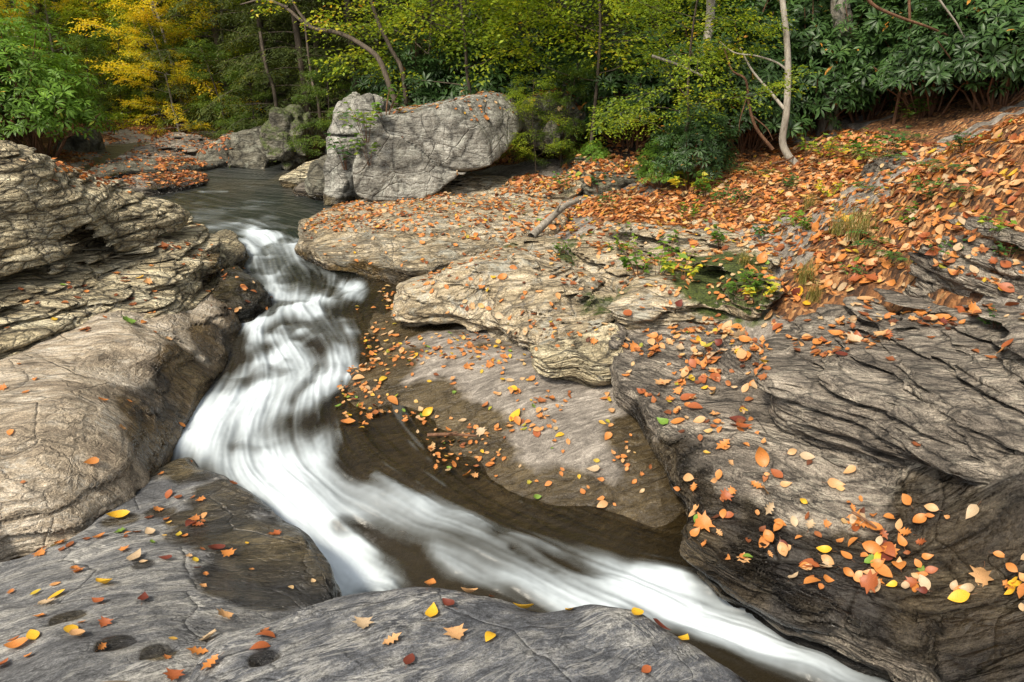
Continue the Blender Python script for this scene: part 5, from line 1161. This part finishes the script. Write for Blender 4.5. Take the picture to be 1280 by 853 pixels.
for kind, px, py, pr, s, lab in [
    ('seedling', 800, 345, SE[0], 1.0, 'bright yellow-green seedling on the mossy outcrop, its left end'), ('seedling', 822, 342, SE[1], 1.1, 'bright yellow-green seedling on the mossy outcrop, second from its left end'), ('seedling', 850, 350, SE[2], 1.1, 'bright green seedling in the middle of the mossy outcrop'),
    ('seedling', 868, 352, SE[3], .8, 'small bright green seedling in the middle of the mossy outcrop, right one'), ('seedling', 925, 368, SE[0], .9, 'yellow-green seedling above the crack at the right end of the mossy outcrop'), ('seedling', 945, 374, SE[2], .9, 'yellow-green seedling hanging over the crack, farthest right on the mossy outcrop'),
    ('seedling', 985, 285, SE[1], .8, 'yellow-leaved seedling on the bank left of the grass tuft'), ('seedling', 1000, 292, SE[3], .7, 'small seedling on the bank touching the grass tuft from the left'),
    ('grass_tuft', 1072, 300, TU[0], 1.3, 'big green and straw grass tuft in the middle of the leafy bank'), ('grass_tuft', 1050, 292, TU[1], 1.0, 'smaller grass tuft left of the big one on the bank'), ('grass_tuft', 1005, 352, TU[1], .9, 'straw-coloured grass tuft drooping above the layered outcrop'), ('grass_tuft', 1018, 375, TU[0], .8, 'dark grass tuft at the back edge of the layered outcrop'),
    ('fern', 1112, 318, FE[0], .9, 'bright fern right of the big grass tuft'), ('fern', 1100, 300, FE[1], .8, 'fern growing inside the right side of the big grass tuft'),
    ('seedling', 1010, 196, SE[1], 1.2, 'yellow-green seedling at the foot of the pale bent sapling'), ('seedling', 1035, 200, SE[2], 1.2, 'yellow-green seedling right of the sapling foot'), ('seedling', 1080, 204, SE[3], 1.3, 'green leafy seedling in front of the upper bank ledge'), ('seedling', 1105, 198, SG[0], 1.3, 'dark green seedling at the upper bank ledge'), ('fern', 1065, 192, FE[0], 1.1, 'fern at the foot of the thicket right of the sapling'), ('fern', 1095, 200, FE[1], 1.1, 'fern left of the upper bank ledge'),
    ('seedling', 1150, 146, SE[0], 1.3, 'yellow-green seedling at the base of the thicket in the upper right'), ('seedling', 1130, 152, SE[1], 1.0, 'small yellow-green seedling at the base of the thicket, left of a larger one'), ('fern', 1180, 214, FE[1], 1.0, 'fern on leaves right of the upper bank ledge'), ('seedling', 1205, 192, SG[1], 1.0, 'dark green seedling on the upper bank ledge, right end'),
    ('seedling', 862, 243, SE[2], 1.6, 'big yellow-green seedling at the left foot of the thicket'), ('seedling', 882, 246, SE[0], 1.3, 'yellow seedling at the left foot of the thicket, right one of two'), ('seedling', 840, 232, SE[3], 1.3, 'yellow-green seedling under the forked slim tree'), ('seedling', 905, 262, SG[0], 1.0, 'dark green seedling in front of the thicket left end'), ('seedling', 920, 255, SG[1], .9, 'low green seedling between the thicket and the mossy outcrop'),
    ('seedling', 700, 240, SG[0], 1.1, 'bluish green seedling on the bank above the fallen branch'), ('seedling', 748, 236, SG[1], 1.0, 'bluish green seedling on the short dark ledge'), ('seedling', 790, 300, SE[3], .7, 'tiny green seedling on top of the mossy outcrop'),
    ('seedling', 1245, 410, SG[1], .6, 'tiny green seedling among leaves behind the layered outcrop'), ('seedling', 1180, 330, SG[0], .7, 'small dark green seedling left of the upper right outcrop'), ('seedling', 1260, 325, SG[1], .6, 'tiny seedling on the upper right outcrop'), ('fern', 1130, 325, FE[0], .6, 'small fern between the grass tuft and the upper right outcrop'),
    ('seedling', 900, 305, SE[0], 0.8, 'small yellow-green seedling on the back edge of the mossy outcrop'),
    ('seedling', 955, 298, SG[1], 0.8, 'small dark green seedling between the mossy outcrop and the grass tufts'),
    ('seedling', 1035, 248, SE[2], 0.9, 'yellow-green seedling alone on the leafy slope below the sapling'),
    ('seedling', 1150, 252, SG[0], 0.8, 'dark green seedling halfway up the leafy slope above the upper right outcrop'),
    ('fern', 1205, 240, FE[1], 0.8, 'fern halfway up the leafy slope at the right edge'),
    ('seedling', 1240, 292, SE[1], 0.6, 'small yellow-green seedling just behind the upper right outcrop'),
    ('fern', 1090, 238, FE[0], 0.9, 'fern on the leafy slope below the upper bank ledge'),
    ('seedling', 980, 238, SG[1], 1.0, 'dark green seedling straight below the foot of the bent sapling'),
    ('seedling', 862, 277, SE[3], 0.9, 'yellow-green seedling on leaves at the top of the mossy outcrop'),
    ('seedling', 1062, 352, SG[0], 0.6, 'dark green seedling behind the layered outcrop, below the grass tufts'),
    ('seedling', 1130, 280, SE[0], 0.7, 'yellow-green seedling right of the bright fern on the slope'),
    ('fern', 942, 218, FE[1], 1.0, 'fern left of the foot of the bent sapling'),
    ('seedling', 760, 262, SG[0], 0.9, 'dark green seedling behind the left part of the mossy outcrop'),
    ('seedling', 700, 318, SE[3], 0.6, 'small seedling on the back of the tongue-shaped slab'),
    ('grass_tuft', 1010, 262, TU[0], 0.8, 'green grass tuft above the others on the leafy slope'),
    ('grass_tuft', 930, 330, TU[1], 0.7, 'straw-coloured grass tuft on the right part of the mossy outcrop'),
    ('seedling', 780, 318, SE[1], 0.9, 'yellow-green seedling behind the left end of the mossy outcrop'),
    ('seedling', 835, 318, SE[0], 0.9, 'yellow-green seedling on the middle top of the mossy outcrop'),
    ('fern', 1150, 175, FE[0], 1.0, 'fern at the shaded base of the thicket above the upper bank ledge'),
    ('fern', 447, 150, FE[1], 1.5, 'fern on the ledge of the tall pale boulder'), ('seedling', 458, 170, SE[1], 1.8, 'yellow-green plant between the tall pale boulder and the big grey one'), ('seedling', 462, 200, SE[3], 1.5, 'yellow-green plant low between the tall pale boulder and the big grey one'), ('seedling', 432, 205, SG[0], 1.8, 'dark green plant at the foot of the tall pale boulder'), ('seedling', 402, 195, SG[1], 1.5, 'dark green plant left of the foot of the tall pale boulder'), ('seedling', 480, 145, SE[0], 1.6, 'yellow-green plant on the left end of the big boulder top')]:
    p = pix(px, py); e = plantobj(kind, (p[0], p[1], p[2]-.01), rg.uniform(0, 6), s, pr)
    tag(e, lab, {'seedling': 'plant', 'fern': 'fern', 'grass_tuft': 'grass'}[kind], {'seedling': 'seedlings on the rocks and bank', 'fern': 'ferns on the rocks and bank', 'grass_tuft': 'grass tufts on the bank'}[kind])
print('plants', time.time()-t0)
